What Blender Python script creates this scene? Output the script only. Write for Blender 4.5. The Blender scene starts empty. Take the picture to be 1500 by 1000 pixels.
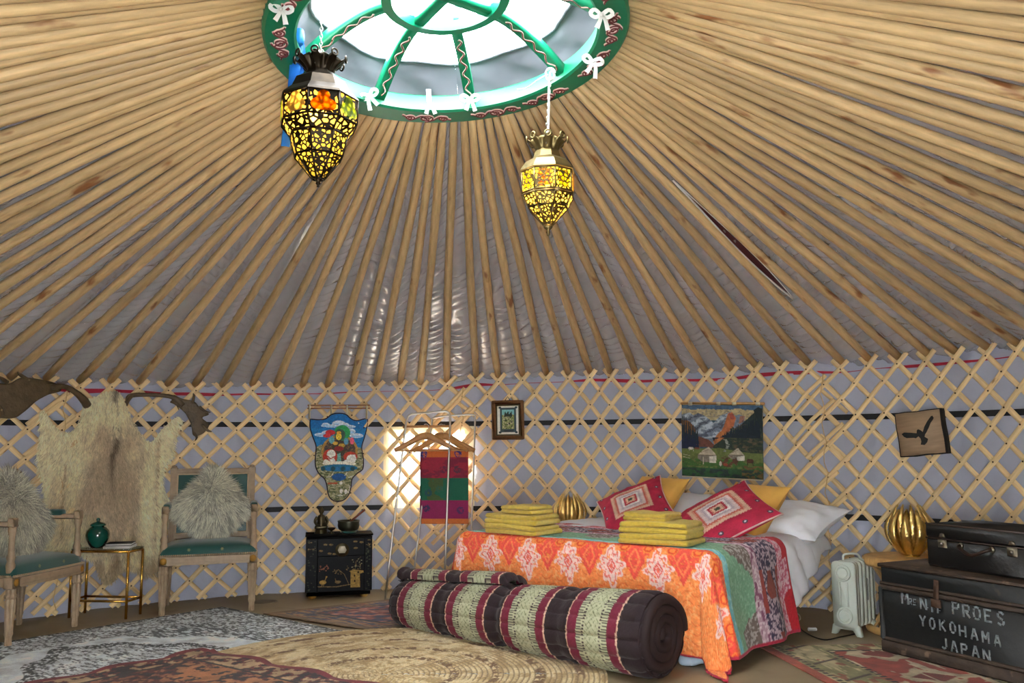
import bpy, math, random
import numpy as np
from mathutils import Vector, Matrix
from mathutils.geometry import delaunay_2d_cdt
random.seed(7); RNG = np.random.default_rng(7)
PI = math.pi
SC = bpy.context.scene
COL = SC.collection

# ------------------------------------------------------------------ camera, sky, exposure
FPX, PITCH, ROLL, EYE = 1290.0, 0.1165, -0.0070, 1.05      # focal length in px of the 1500x1000 frame
cam_d = bpy.data.cameras.new('camera'); cam = bpy.data.objects.new('camera', cam_d); COL.objects.link(cam)
cam_d.sensor_width = 36; cam_d.lens = FPX / 1500 * 36; cam_d.clip_start = .02
cam.matrix_world = Matrix.Translation((0, 0, EYE)) @ Matrix.Rotation(PI/2 + PITCH, 4, 'X') @ Matrix.Rotation(ROLL, 4, 'Z')
SC.camera = cam
world = bpy.data.worlds.new('overcast_sky'); SC.world = world; world.use_nodes = True
bg = world.node_tree.nodes['Background']; bg.inputs[0].default_value = (.93, .97, 1, 1); bg.inputs[1].default_value = 24.0
SC.view_settings.view_transform = 'Standard'; SC.view_settings.look = 'None'
SC.view_settings.exposure = 0.45; SC.view_settings.gamma = 1; SC.view_settings.use_curve_mapping = False
SC.cycles.use_denoising = True
SC.cycles.max_bounces = 8; SC.cycles.diffuse_bounces = 5; SC.cycles.transmission_bounces = 6; SC.cycles.transparent_max_bounces = 16
SC.cycles.sample_clamp_indirect = 6

# ------------------------------------------------------------------ yurt geometry (camera stands just inside the door)
XC, YC, RAD = -.3176, 3.2785, 3.3852
def rr(th, dr=0.):
    return RAD + dr - .0493*np.cos(2*th) - .051*np.sin(2*th) - .048*np.cos(3*th) - .0677*np.sin(3*th)
def wall_pt(th, z, dr=0.):
    r = rr(th, dr); return (XC + r*math.sin(th), YC + r*math.cos(th), z)
def ray(x, y):                                   # direction of a pixel of the photograph
    X, Y = x - 750, y - 500; c, s = math.cos(ROLL), math.sin(ROLL)
    u, v = X*c + Y*s, -X*s + Y*c
    c, s = math.cos(PITCH), math.sin(PITCH)
    return np.array([u, FPX*c + v*s, FPX*s - v*c]) / FPX
def onz(x, y, z=0.):                             # that pixel on a level surface
    r = ray(x, y); return np.array([0, 0, EYE]) + r*(z - EYE)/r[2]
def onwall(x, y, dr=0.):                         # that pixel on the lattice wall -> angle, height
    r = ray(x, y); t = np.linspace(2, 9, 7001); P = np.array([0, 0, EYE]) + t[:, None]*r
    th = np.arctan2(P[:, 0]-XC, P[:, 1]-YC); k = int(np.argmax(np.hypot(P[:, 0]-XC, P[:, 1]-YC) > rr(th, dr)))
    return float(th[k]), float(P[k, 2])
def depth_at(x, y, Y):
    r = ray(x, y); return np.array([0, 0, EYE]) + r*Y/r[1]

# ------------------------------------------------------------------ helpers
def lin(c):
    c = np.asarray(c, float)/255; return np.where(c <= .04045, c/12.92, ((c+.055)/1.055)**2.4)
def vnoise(x, y, seed=0):                        # smooth value noise 0..1
    x = np.asarray(x, float); y = np.asarray(y, float)
    xi = np.floor(x).astype(np.int64); yi = np.floor(y).astype(np.int64); fx = x-xi; fy = y-yi
    fx = fx*fx*(3-2*fx); fy = fy*fy*(3-2*fy)
    def h(a, b):
        n = (a*374761393 + b*668265263 + seed*982451653) & 0x7fffffff
        n = ((n ^ (n >> 13))*1274126177) & 0x7fffffff
        return ((n ^ (n >> 16)) & 0xffff)/65535.
    return (h(xi, yi)*(1-fx)+h(xi+1, yi)*fx)*(1-fy) + (h(xi, yi+1)*(1-fx)+h(xi+1, yi+1)*fx)*fy
def fbm(x, y, seed=0, o=3):
    s = 0; a = .5
    for i in range(o): s = s + a*vnoise(x*2**i, y*2**i, seed+i); a /= 2
    return s/(1-.5**o)

class MB:                                        # collects shapes; build() links them as ONE mesh object
    def __init__(s): s.v = []; s.f = {}; s.c = []; s.t = []; s.n = 0
    def add(s, V, F, col=None, tc=None):
        V = np.asarray(V, float).reshape(-1, 3)
        if isinstance(F, np.ndarray): s.f.setdefault(F.shape[1], []).append(F + s.n)
        else:
            g = {}
            for q in F: g.setdefault(len(q), []).append(q)
            for k, q in g.items(): s.f.setdefault(k, []).append(np.asarray(q, int) + s.n)
        c = np.ones((len(V), 3)) if col is None else np.broadcast_to(np.asarray(col, float), (len(V), 3))
        s.v.append(V); s.c.append(c); s.t.append(V if tc is None else np.asarray(tc, float)); s.n += len(V)
        return s
    def box(s, c, d, b=0., rot=None, col=None):  # chamfered box
        h = np.asarray(d, float)/2; b = min(b, .49*2*h.min())
        if b <= 0:
            V = np.array([(x, y, z) for x in (-1, 1) for y in (-1, 1) for z in (-1, 1)])*h
            F = [(0, 1, 3, 2), (4, 6, 7, 5), (0, 4, 5, 1), (2, 3, 7, 6), (0, 2, 6, 4), (1, 5, 7, 3)]
        else:
            V = []; ix = {}
            for x in (-1, 1):
                for y in (-1, 1):
                    for z in (-1, 1):
                        for a in range(3):
                            p = np.array([x, y, z])*(h-b); p[a] = (x, y, z)[a]*h[a]
                            ix[x, y, z, a] = len(V); V.append(p)
            F = []
            for a in range(3):
                o = [i for i in range(3) if i != a]
                for sg in (-1, 1):
                    q = []
                    for p, r in ((-1, -1), (1, -1), (1, 1), (-1, 1)):
                        k = [0, 0, 0]; k[a] = sg; k[o[0]] = p; k[o[1]] = r; q.append(ix[k[0], k[1], k[2], a])
                    F.append(tuple(q))
            for a in range(3):
                o = [i for i in range(3) if i != a]
                for p in (-1, 1):
                    for r in (-1, 1):
                        k0 = [0, 0, 0]; k0[o[0]] = p; k0[o[1]] = r; k1 = list(k0); k0[a] = -1; k1[a] = 1
                        F.append((ix[(*k0, o[0])], ix[(*k1, o[0])], ix[(*k1, o[1])], ix[(*k0, o[1])]))
            for x in (-1, 1):
                for y in (-1, 1):
                    for z in (-1, 1): F.append(tuple(ix[x, y, z, a] for a in range(3)))
            V = np.array(V)
        if rot is not None: V = V @ np.array(rot.to_3x3() if hasattr(rot, 'to_3x3') else rot).T
        return s.add(V + np.asarray(c, float), F, col)
    def tube(s, P, r, n=8, caps=True, flat=1., closed=False, col=None, flute=0, up=None, phase=0.):
        P = np.asarray(P, float); m = len(P); r = np.broadcast_to(np.asarray(r, float), (m,))
        T = np.gradient(P, axis=0) if not closed else np.roll(P, -1, 0)-np.roll(P, 1, 0)
        T /= np.linalg.norm(T, axis=1)[:, None]+1e-12
        u = np.asarray(up, float) if up is not None else (np.array([0, 0, 1.]) if abs(T[0, 2]) < .9 else np.array([1., 0, 0]))
        A = []; 
        for i in range(m):
            a = u - T[i]*np.dot(u, T[i]); a /= np.linalg.norm(a)+1e-12; A.append(a)
            if up is None: u = a
        A = np.array(A); B = np.cross(T, A)
        an = np.arange(n)*2*PI/n + phase
        rad = np.ones(n) if not flute else 1 - .16*(np.arange(n) % 2)
        ca, sa = np.cos(an)*rad, np.sin(an)*rad
        V = P[:, None] + r[:, None, None]*(A[:, None]*ca[None, :, None]*flat + B[:, None]*sa[None, :, None])
        L = np.concatenate([[0], np.cumsum(np.linalg.norm(np.diff(P, axis=0), axis=1))])
        tc = np.stack([np.broadcast_to(ca, (m, n))*r[:, None], np.broadcast_to(sa, (m, n))*r[:, None], np.broadcast_to(L[:, None], (m, n))], 2)
        i, j = np.meshgrid(np.arange(m if closed else m-1), np.arange(n), indexing='ij')
        i2 = (i+1) % m; j2 = (j+1) % n
        F = np.stack([i*n+j, i*n+j2, i2*n+j2, i2*n+j], 2).reshape(-1, 4)
        k = s.n
        s.add(V.reshape(-1, 3), F, col, tc.reshape(-1, 3))
        if caps and not closed:
            s.f.setdefault(n, []).append(np.array([[k+q for q in range(n)][::-1], [k+(m-1)*n+q for q in range(n)]]))
        return s
    def lathe(s, prof, n=16, c=(0, 0, 0), col=None, flute=0., nf=0, a0=0.):      # prof: (radius, height)
        prof = np.asarray(prof, float); m = len(prof); an = np.arange(n)*2*PI/n + a0
        f = 1 + (flute*np.cos(nf*an) if nf else 0*an)
        V = np.stack([prof[:, :1]*np.cos(an)*f, prof[:, :1]*np.sin(an)*f, np.broadcast_to(prof[:, 1:2], (m, n))], 2)
        i, j = np.meshgrid(np.arange(m-1), np.arange(n), indexing='ij'); j2 = (j+1) % n
        F = np.stack([i*n+j, i*n+j2, (i+1)*n+j2, (i+1)*n+j], 2).reshape(-1, 4); k = s.n
        s.add(V.reshape(-1, 3)+np.asarray(c, float), F, col)
        for q in (0, m-1):
            if prof[q, 0] > 1e-4: s.f.setdefault(n, []).append(np.array([[k+q*n+w for w in range(n)]]))
        return s
    def grid(s, V, C=None, wrap=False):          # V: (m, n, 3)
        m, n = V.shape[:2]
        i, j = np.meshgrid(np.arange(m-1), np.arange(n if wrap else n-1), indexing='ij'); j2 = (j+1) % n
        F = np.stack([i*n+j, i*n+j2, (i+1)*n+j2, (i+1)*n+j], 2).reshape(-1, 4)
        return s.add(V.reshape(-1, 3), F, None if C is None else np.asarray(C).reshape(-1, 3))
    def prism(s, pts, y0, y1, col=None):         # polygon in local x,z extruded along y (y0 = front)
        n = len(pts); P = np.asarray(pts, float)
        V = np.concatenate([np.stack([P[:, 0], np.full(n, y0), P[:, 1]], 1), np.stack([P[:, 0], np.full(n, y1), P[:, 1]], 1)])
        F = [tuple(range(n)), tuple(range(2*n-1, n-1, -1))] + [(i, n+i, n+(i+1) % n, (i+1) % n) for i in range(n)]
        return s.add(V, F, col)
    def soft(s, c, d, r, n=10, amp=0., seed=0, freq=6, col=None, rot=None, taper=0.):   # rounded soft block
        d = np.asarray(d, float)/2; r = min(r, d.min()*.99); rs = np.random.default_rng(seed)
        g = np.linspace(-1, 1, n); a, b = np.meshgrid(g, g, indexing='ij')
        for ax in range(3):
            for sg in (-1, 1):
                q = np.zeros((n, n, 3)); o = [i for i in range(3) if i != ax]
                q[..., ax] = sg*d[ax]; q[..., o[0]] = np.sin(a*PI/2)*d[o[0]]; q[..., o[1]] = np.sin(b*PI/2)*d[o[1]]
                cl = np.clip(q, -(d-r), d-r); w = q-cl; w /= np.linalg.norm(w, axis=2)[..., None]+1e-9
                p = cl + w*r
                if amp: p = p + w*(amp*(fbm(p[..., 0]*freq+p[..., 2]*freq*.7+seed, p[..., 1]*freq+p[..., 2]*freq*.5, seed)-.5)*2)[..., None]
                if taper: p[..., :2] *= (1 - taper*(p[..., 2:3]/d[2]*.5+.5))
                if rot is not None: p = p @ np.array(rot).T
                s.grid(p + np.asarray(c, float), None if col is None else np.broadcast_to(np.asarray(col, float), (n, n, 3)))
        return s
    def mesh(s, name, smooth=True, merge=0.):
        me = bpy.data.meshes.new(name); V = np.concatenate(s.v).astype(np.float32)
        fl = []; lt = []
        for k, L in s.f.items():
            A = np.concatenate(L); fl.append(A.reshape(-1)); lt.append(np.full(len(A), k))
        fl = np.concatenate(fl).astype(np.int32); lt = np.concatenate(lt).astype(np.int32)
        me.vertices.add(len(V)); me.vertices.foreach_set('co', V.reshape(-1))
        me.loops.add(len(fl)); me.loops.foreach_set('vertex_index', fl)
        me.polygons.add(len(lt)); me.polygons.foreach_set('loop_start', np.concatenate([[0], np.cumsum(lt)[:-1]]).astype(np.int32))
        me.update(calc_edges=True)
        C = np.concatenate(s.c)
        if not np.all(C == 1):
            at = me.color_attributes.new('Col', 'FLOAT_COLOR', 'POINT')
            at.data.foreach_set('color', np.concatenate([C, np.ones((len(C), 1))], 1).astype(np.float32).reshape(-1))
        at = me.attributes.new('tc', 'FLOAT_VECTOR', 'POINT'); at.data.foreach_set('vector', np.concatenate(s.t).astype(np.float32).reshape(-1))
        if smooth: me.polygons.foreach_set('use_smooth', np.ones(len(lt), bool))
        if merge:
            import bmesh
            b = bmesh.new(); b.from_mesh(me); bmesh.ops.remove_doubles(b, verts=b.verts, dist=merge); bmesh.ops.recalc_face_normals(b, faces=b.faces); b.to_mesh(me); b.free()
        return me
    def build(s, name, mat, parent=None, smooth=True, mtx=None, merge=0., angle=None):
        me = s.mesh(name, smooth, merge); me.materials.append(mat)
        if angle: me.set_sharp_from_angle(angle=math.radians(angle))
        return link(name, me, parent, mtx)
def link(name, me, parent=None, mtx=None):
    o = bpy.data.objects.new(name, me); COL.objects.link(o)
    if parent is not None: o.parent = parent
    if mtx is not None: o.matrix_local = mtx
    return o
def tag(o, label=None, cat=None, group=None, kind=None):
    if label: o['label'] = label
    if cat: o['category'] = cat
    if group: o['group'] = group
    if kind: o['kind'] = kind
    return o
def thing(name, label, cat, loc=(0, 0, 0), rz=0., group=None, mtx=None):
    o = bpy.data.objects.new(name, None); COL.objects.link(o); o.empty_display_size = .05
    if mtx is not None: o.matrix_world = mtx
    else: o.location = loc; o.rotation_euler = (0, 0, rz)
    return tag(o, label, cat, group)
def copy_tree(o, parent=None):
    c = o.copy(); COL.objects.link(c); c.parent = parent
    for ch in [x for x in COL.objects if x.parent == o]: copy_tree(ch, c)
    return c
def TR(x, y, z, rz=0., lean=0., spin=0.):        # place a thing built in local x,z facing -y
    return Matrix.Translation((x, y, z)) @ Matrix.Rotation(rz, 4, 'Z') @ Matrix.Rotation(-lean, 4, 'X') @ Matrix.Rotation(spin, 4, 'Y')
def wall_mtx(x, y, dr, lean=0., spin=0.):        # frame on the wall where that pixel meets it, facing the room
    th, z = onwall(x, y, dr); p = wall_pt(th, z, dr); return TR(p[0], p[1], z, -th, lean, spin)
def arc(n, a0, a1, r, c=(0, 0)):
    a = np.linspace(a0, a1, n); return np.stack([c[0]+r*np.cos(a), c[1]+r*np.sin(a)], 1)
def spline(P, n=24):                              # Catmull-Rom through points
    P = np.asarray(P, float); Q = np.concatenate([[2*P[0]-P[1]], P, [2*P[-1]-P[-2]]]); out = []
    k = len(P)-1; t = np.linspace(0, k, n)
    for x in t:
        i = min(int(x), k-1); f = x-i; a, b, c, d = Q[i:i+4]
        out.append(.5*((2*b)+(-a+c)*f+(2*a-5*b+4*c-d)*f*f+(-a+3*b-3*c+d)*f**3))
    return np.array(out)

class Canvas:                                    # colours of a flat print, weave or painting, one per mesh vertex
    def __init__(s, w, h, x0, y0, x1, y1, bg):   # units x0..x1 (right), y0..y1 (down)
        s.w, s.h = w, h; s.X, s.Y = np.meshgrid(np.linspace(x0, x1, w), np.linspace(y0, y1, h)); s.C = np.empty((h, w, 3)); s.C[:] = bg
    def mask(s, m, c): s.C[m] = np.broadcast_to(np.asarray(c, float), s.C.shape)[m]; return s
    def poly(s, pts, c):
        P = np.asarray(pts, float); ins = np.zeros(s.X.shape, bool); j = len(P)-1
        for i in range(len(P)):
            xi, yi = P[i]; xj, yj = P[j]
            if yi != yj: ins ^= ((yi > s.Y) != (yj > s.Y)) & (s.X < (xj-xi)*(s.Y-yi)/(yj-yi)+xi)
            j = i
        return s.mask(ins, c)
    def ell(s, x, y, rx, ry, c): return s.mask(((s.X-x)/rx)**2+((s.Y-y)/ry)**2 < 1, c)
    def rect(s, x0, y0, x1, y1, c): return s.mask((s.X >= x0) & (s.X <= x1) & (s.Y >= y0) & (s.Y <= y1), c)
    def line(s, pts, w, c):
        P = np.asarray(pts, float)
        for a, b in zip(P[:-1], P[1:]):
            d = b-a; L = (d**2).sum()+1e-9; t = np.clip(((s.X-a[0])*d[0]+(s.Y-a[1])*d[1])/L, 0, 1)
            s.mask(np.hypot(s.X-a[0]-t*d[0], s.Y-a[1]-t*d[1]) < w/2, c)
        return s
    def mottle(s, f, amp, seed=0):
        s.C = np.clip(s.C*(1+amp*2*(fbm(s.X*f, s.Y*f, seed)-.5))[..., None], 0, 255); return s
    def lin(s): return lin(s.C)

# ------------------------------------------------------------------ materials
MATS = {}
def mat(name, col=(200, 200, 200), rough=.6, metal=0., var=.12, vs=12., stretch=(1, 1, 1), bump=0., bs=60., attr=False, tc=False,
        spec=.5, sheen=0., transl=0., dark=None, coat=0., rnd=0.):
    if name in MATS: return MATS[name]
    m = bpy.data.materials.new(name); m.use_nodes = True; N = m.node_tree.nodes; L = m.node_tree.links
    b = N['Principled BSDF']; b.inputs['Roughness'].default_value = rough; b.inputs['Metallic'].default_value = metal
    b.inputs['Specular IOR Level'].default_value = spec; b.inputs['Sheen Weight'].default_value = sheen; b.inputs['Coat Weight'].default_value = coat
    if tc: src = N.new('ShaderNodeAttribute'); src.attribute_name = 'tc'; vec = src.outputs['Vector']
    else: src = N.new('ShaderNodeTexCoord'); vec = src.outputs['Object']
    mp = N.new('ShaderNodeMapping'); mp.inputs['Scale'].default_value = stretch; L.new(vec, mp.inputs['Vector'])
    if rnd or tc:
        oi = N.new('ShaderNodeObjectInfo'); ml = N.new('ShaderNodeVectorMath'); ml.operation = 'SCALE'; ml.inputs[0].default_value = (37, 11, 23)
        L.new(oi.outputs['Random'], ml.inputs['Scale']); L.new(ml.outputs[0], mp.inputs['Location'])
    no = N.new('ShaderNodeTexNoise'); no.inputs['Scale'].default_value = vs; no.inputs['Detail'].default_value = 4; L.new(mp.outputs[0], no.inputs['Vector'])
    mr = N.new('ShaderNodeMapRange'); mr.inputs[1].default_value = .3; mr.inputs[2].default_value = .7
    mr.inputs[3].default_value = 1-var; mr.inputs[4].default_value = 1+var; L.new(no.outputs[0], mr.inputs[0])
    mx = N.new('ShaderNodeVectorMath'); mx.operation = 'SCALE'; L.new(mr.outputs[0], mx.inputs['Scale'])
    if attr:
        a = N.new('ShaderNodeVertexColor'); a.layer_name = 'Col'; L.new(a.outputs[0], mx.inputs[0])
    else: mx.inputs[0].default_value = lin(col)
    out = mx.outputs[0]
    if dark is not None:                          # worn or knotty spots in a second colour: (colour, scale, threshold, stretch)
        dc, ds, dt, dst = dark
        mp2 = N.new('ShaderNodeMapping'); mp2.inputs['Scale'].default_value = dst; L.new(vec, mp2.inputs['Vector'])
        if rnd or tc: L.new(ml.outputs[0], mp2.inputs['Location'])
        n2 = N.new('ShaderNodeTexNoise'); n2.inputs['Scale'].default_value = ds; n2.inputs['Detail'].default_value = 3; L.new(mp2.outputs[0], n2.inputs['Vector'])
        r2 = N.new('ShaderNodeMapRange'); r2.inputs[1].default_value = dt; r2.inputs[2].default_value = dt+.08; L.new(n2.outputs[0], r2.inputs[0])
        m2 = N.new('ShaderNodeMix'); m2.data_type = 'RGBA'; L.new(r2.outputs[0], m2.inputs[0]); L.new(out, m2.inputs[6]); m2.inputs[7].default_value = (*lin(dc), 1); out = m2.outputs[2]
    if rnd:
        r3 = N.new('ShaderNodeMapRange'); r3.inputs[3].default_value = 1-rnd; r3.inputs[4].default_value = 1+rnd; L.new(oi.outputs['Random'], r3.inputs[0])
        m3 = N.new('ShaderNodeVectorMath'); m3.operation = 'SCALE'; L.new(out, m3.inputs[0]); L.new(r3.outputs[0], m3.inputs['Scale']); out = m3.outputs[0]
    L.new(out, b.inputs['Base Color'])
    if bump:
        nb = N.new('ShaderNodeTexNoise'); nb.inputs['Scale'].default_value = bs; nb.inputs['Detail'].default_value = 3; L.new(mp.outputs[0], nb.inputs['Vector'])
        bp = N.new('ShaderNodeBump'); bp.inputs['Strength'].default_value = bump; bp.inputs['Distance'].default_value = .01
        L.new(nb.outputs[0], bp.inputs['Height']); L.new(bp.outputs[0], b.inputs['Normal'])
    if transl:
        t = N.new('ShaderNodeBsdfTranslucent'); L.new(out, t.inputs[0]); ms = N.new('ShaderNodeMixShader'); ms.inputs[0].default_value = transl
        L.new(b.outputs[0], ms.inputs[1]); L.new(t.outputs[0], ms.inputs[2]); L.new(ms.outputs[0], N['Material Output'].inputs[0])
    MATS[name] = m; return m
def M_(n): return MATS[n]
mat('pine', (202, 172, 124), .55, var=.16, vs=9, stretch=(9, 9, 1), tc=True, rnd=.17, bump=.12, bs=22, dark=((138, 88, 48), 5.0, .635, (3, 3, .8)))
mat('slat', (234, 206, 154), .55, var=.14, vs=9, stretch=(9, 9, 1), tc=True, rnd=.08, bump=.1, bs=22, dark=((150, 100, 58), 6, .70, (3, 3, 1)))
mat('knot_leather', (70, 48, 30), .8)
mat('lining', (186, 183, 186), .27, metal=.6, var=.05, vs=4, transl=.003, bump=.04, bs=180, spec=.6)
mat('canvas', (170, 173, 192), .6, var=.06, vs=3, transl=.0015, bump=.7, bs=9)
mat('crown_cloth', (92, 93, 102), .6, var=.05, vs=3)
mat('black_web', (14, 15, 20), .7)
mat('red_cloth', (168, 20, 52), .7)
mat('dark_red', (64, 12, 22), .8)
mat('green_paint', (6, 120, 84), .35, var=.08, vs=6)
mat('scroll_red', (120, 44, 50), .5); mat('scroll_pale', (240, 204, 200), .5)
mat('white_cloth', (236, 236, 232), .8, var=.04, transl=.15)
mat('white_sheet', (238, 242, 250), .75, var=.03, vs=4, bump=.1, bs=14, sheen=.2)
mat('blue_silk', (20, 110, 200), .4, transl=.15)
mat('floor', (150, 134, 106), .5, var=.07, vs=5, bump=.03, bs=30, dark=((132, 116, 90), 3, .64, (1, 1, 1)))
mat('print', attr=True, rough=.75, var=.10, vs=120)
mat('weave', attr=True, rough=.9, var=.14, vs=160, bump=.35, bs=240, sheen=.15)
mat('quilted', attr=True, rough=.85, var=.10, vs=90, bump=.3, bs=70, sheen=.1)
mat('fur', attr=True, rough=.8, var=.12, vs=40, sheen=.3, transl=.35)
mat('lacquer_print', attr=True, rough=.4, var=.10, vs=40, spec=.08)
mat('brass', (206, 160, 78), .22, 1., var=.06); mat('gold', (232, 200, 124), .30, 1., var=.15, vs=40, bump=.25, bs=90)
mat('steel', (190, 186, 178), .3, 1., var=.05); mat('white_metal', (226, 224, 220), .4)
mat('bronze', (70, 62, 44), .38, .85, var=.2, vs=40); mat('bowl_metal', (66, 66, 54), .36, .8, var=.15, vs=30)
mat('black_lacquer', (10, 10, 12), .3, var=.2, spec=.15)
mat('hanger_wood', (186, 132, 76), .4, stretch=(2, 8, 8)); mat('frame_wood', (112, 76, 46), .45, stretch=(6, 6, 6), var=.2)
mat('bed_wood', (150, 112, 66), .5, stretch=(6, 6, 1.5), var=.18)
mat('chair_wood', (160, 138, 112), .5, var=.16, vs=30); mat('chair_pale', (206, 182, 146), .5, var=.1)
mat('chair_gold', (180, 132, 56), .4, .5)
mat('green_silk', (10, 72, 68), .38, var=.08, vs=14, sheen=.4, bump=.03, bs=300, spec=.5)
mat('green_glaze', (8, 74, 62), .12, var=.15, vs=14, coat=.6)
mat('book_dark', (24, 24, 30), .4); mat('paper', (232, 232, 228), .6)
mat('antler', (84, 68, 46), .5, var=.3, vs=18, bump=.5, bs=50, dark=((180, 150, 112), 14, .68, (1, 1, 1)))
mat('towel', (216, 186, 62), .95, var=.12, vs=60, bump=.7, bs=320, sheen=.3)
mat('mustard', (228, 176, 84), .85, var=.06, bump=.15, bs=200, sheen=.1)
mat('rattan', (206, 164, 102), .5, var=.18, vs=24, stretch=(1, 1, 1)); mat('cane', (214, 178, 118), .45, var=.15, vs=24)
mat('heater_white', (206, 214, 204), .38, var=.03); mat('heater_grey', (120, 124, 120), .5)
mat('trunk_black', (22, 25, 26), .55, var=.25, vs=8, bump=.25, bs=24, dark=((62, 50, 40), 9, .66, (1, 1, 1)))
mat('trunk_batten', (64, 50, 40), .7, var=.35, vs=14, bump=.4, bs=30, dark=((120, 98, 78), 12, .64, (1, 1, 1)))
mat('stencil', (132, 142, 146), .8, var=.35, vs=60, dark=((28, 32, 34), 40, .61, (1, 1, 1)))
mat('case_black', (24, 24, 25), .42, var=.2, vs=20, bump=.15, bs=60); mat('case_edge', (70, 56, 50), .5)
mat('old_nickel', (120, 112, 96), .4, .8, var=.2, vs=40)
mat('lantern_metal', (44, 36, 26), .42, .85, var=.3, vs=30); mat('lantern_brass', (120, 104, 66), .4, .85, var=.25, vs=24)
mat('wire_black', (14, 14, 14), .5); mat('wire_white', (225, 225, 225), .5)
mat('dark_cotton', (40, 24, 26), .8, bump=.1, bs=80)
mat('rag_blue', (196, 214, 232), .8)
# ================================================================== THE ROOM
def proj(P):
    P = np.asarray(P, float); x, y, z = P[..., 0], P[..., 1], P[..., 2]-EYE
    c, s = math.cos(PITCH), math.sin(PITCH); d = y*c+z*s; u = -y*s+z*c
    X, Y = FPX*x/d, -FPX*u/d; c, s = math.cos(ROLL), math.sin(ROLL)
    return np.stack([750+X*c-Y*s, 500+X*s+Y*c], -1)
HEAD_T = np.radians([-52.3,-48.8,-45.5,-42.3,-39.4,-36.3,-33.3,-30.3,-26.9,-24.1,-21.0,-18.0,-15.0,-12.0,-9.0,-6.4,-2.9,0.9,3.8,7.0,10.1,13.0,15.9,18.4,21.7,24.8,27.7,30.6,33.7,36.6,39.6,42.6,46.4,49.2,52.4,55.2,58.0,61.1,63.8])
HEAD_Z = np.array([1.445,1.445,1.437,1.449,1.446,1.438,1.442,1.441,1.45,1.447,1.449,1.451,1.462,1.467,1.471,1.471,1.489,1.522,1.514,1.521,1.522,1.523,1.529,1.525,1.514,1.513,1.511,1.505,1.506,1.522,1.527,1.522,1.509,1.52,1.52,1.52,1.523,1.527,1.535])
S0, S1 = -46, 73
_ss = np.arange(S0, S1+2)
_tt = np.where(_ss < 0, HEAD_T[0]+_ss*math.radians(3.03), np.where(_ss > 38, HEAD_T[-1]+(_ss-38)*math.radians(3.0), HEAD_T[np.clip(_ss, 0, 38)]))
_zz = np.where(_ss < 0, 1.445, np.where(_ss > 38, 1.53, HEAD_Z[np.clip(_ss, 0, 38)])) 
TH = lambda s: np.interp(s, _ss, _tt)
ZT = lambda s: np.interp(s, _ss, _zz)
SOF = lambda th: np.interp(th, _tt, _ss)
# crown plane (it sits a little tilted)
CR = Vector((XC+.0804, YC+.0058, 2.6025)); CN = Vector((-.0735, .0712, 1)).normalized()
cx_ = Vector((1, 0, .0735)).normalized(); cy_ = CN.cross(cx_)
CMTX = Matrix(((cx_.x, cy_.x, CN.x, CR.x), (cx_.y, cy_.y, CN.y, CR.y), (cx_.z, cy_.z, CN.z, CR.z), (0, 0, 0, 1)))
CM = np.array(CMTX)
def crown_pt(th, r, z):
    return (CM @ np.array([r*math.sin(th), r*math.cos(th), z, 1]))[:3]
def pole_ends(s):
    th = float(TH(s)); z = float(ZT(s))
    return np.array(wall_pt(th, z+.045, .012)), crown_pt(th, .708, .035)

# floor
m = MB(); rs = np.array([0, .6, 1.2, 1.8, 2.4, 3.0, 3.62]); an = np.linspace(0, 2*PI, 97)[:-1]
V = np.stack([XC+rs[:, None]*np.sin(an), YC+rs[:, None]*np.cos(an), np.zeros((7, 96))], 2); V = V[:, ::-1]
m.grid(V, wrap=True); tag(m.build('floor', M_('floor'), smooth=False), 'tan vinyl floor', kind='structure')

# wall canvas behind the lattice, with openings for the window and the door
WIN = [onwall(566, 628, .05), onwall(691, 737, .05)]
wt0, wt1, wz1, wz0 = WIN[0][0]+.006, WIN[1][0]-.006, WIN[0][1]-.01, WIN[1][1]+.01
DOOR0, DOOR1 = math.radians(167), math.radians(183)
th = np.linspace(math.radians(-177), math.radians(183), 901)
th = np.sort(np.concatenate([th, [wt0, wt1, DOOR0]])); nz = 44
zf = np.sort(np.concatenate([np.linspace(0, 1, nz), [wz0/1.52, wz1/1.52]]))
A, B = np.meshgrid(th, zf); top = np.interp(A, _tt, _zz)+.0
wr = .034*(fbm(A*30, B*4.2, 3)-.5)*2 + .022*(fbm(A*12, B*9, 9)-.5)*2 + .013*np.sin(A*120+3*fbm(A*8, B*3, 5))*(.3+.7*fbm(A*5, B*5, 11))
wr = np.maximum(wr, -.030)
r = rr(A, .065) + wr*np.clip((top+.03-B*1.52)*20, 0, 1) + .02*(B > .985)
z = np.where(np.abs(B-1) < 1e-6, top+.075, B*1.52)
V = np.stack([XC+r*np.sin(A), YC+r*np.cos(A), np.minimum(z, top+.075)], 2)
mm, nn = V.shape[:2]
i, j = np.meshgrid(np.arange(mm-1), np.arange(nn-1), indexing='ij')
ac = (A[:-1, :-1]+A[1:, 1:])/2; zc = (z[:-1, :-1]+z[1:, 1:])/2
keep = ~((ac > wt0) & (ac < wt1) & (zc > wz0) & (zc < wz1)) & ~((ac > DOOR0) & (zc < 1.42))
F = np.stack([i*nn+j, i*nn+j+1, (i+1)*nn+j+1, (i+1)*nn+j], 2)[keep]
m = MB(); m.add(V.reshape(-1, 3), F)
tag(m.build('wall_round', M_('canvas')), 'white canvas wall behind the lattice', kind='structure')

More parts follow.
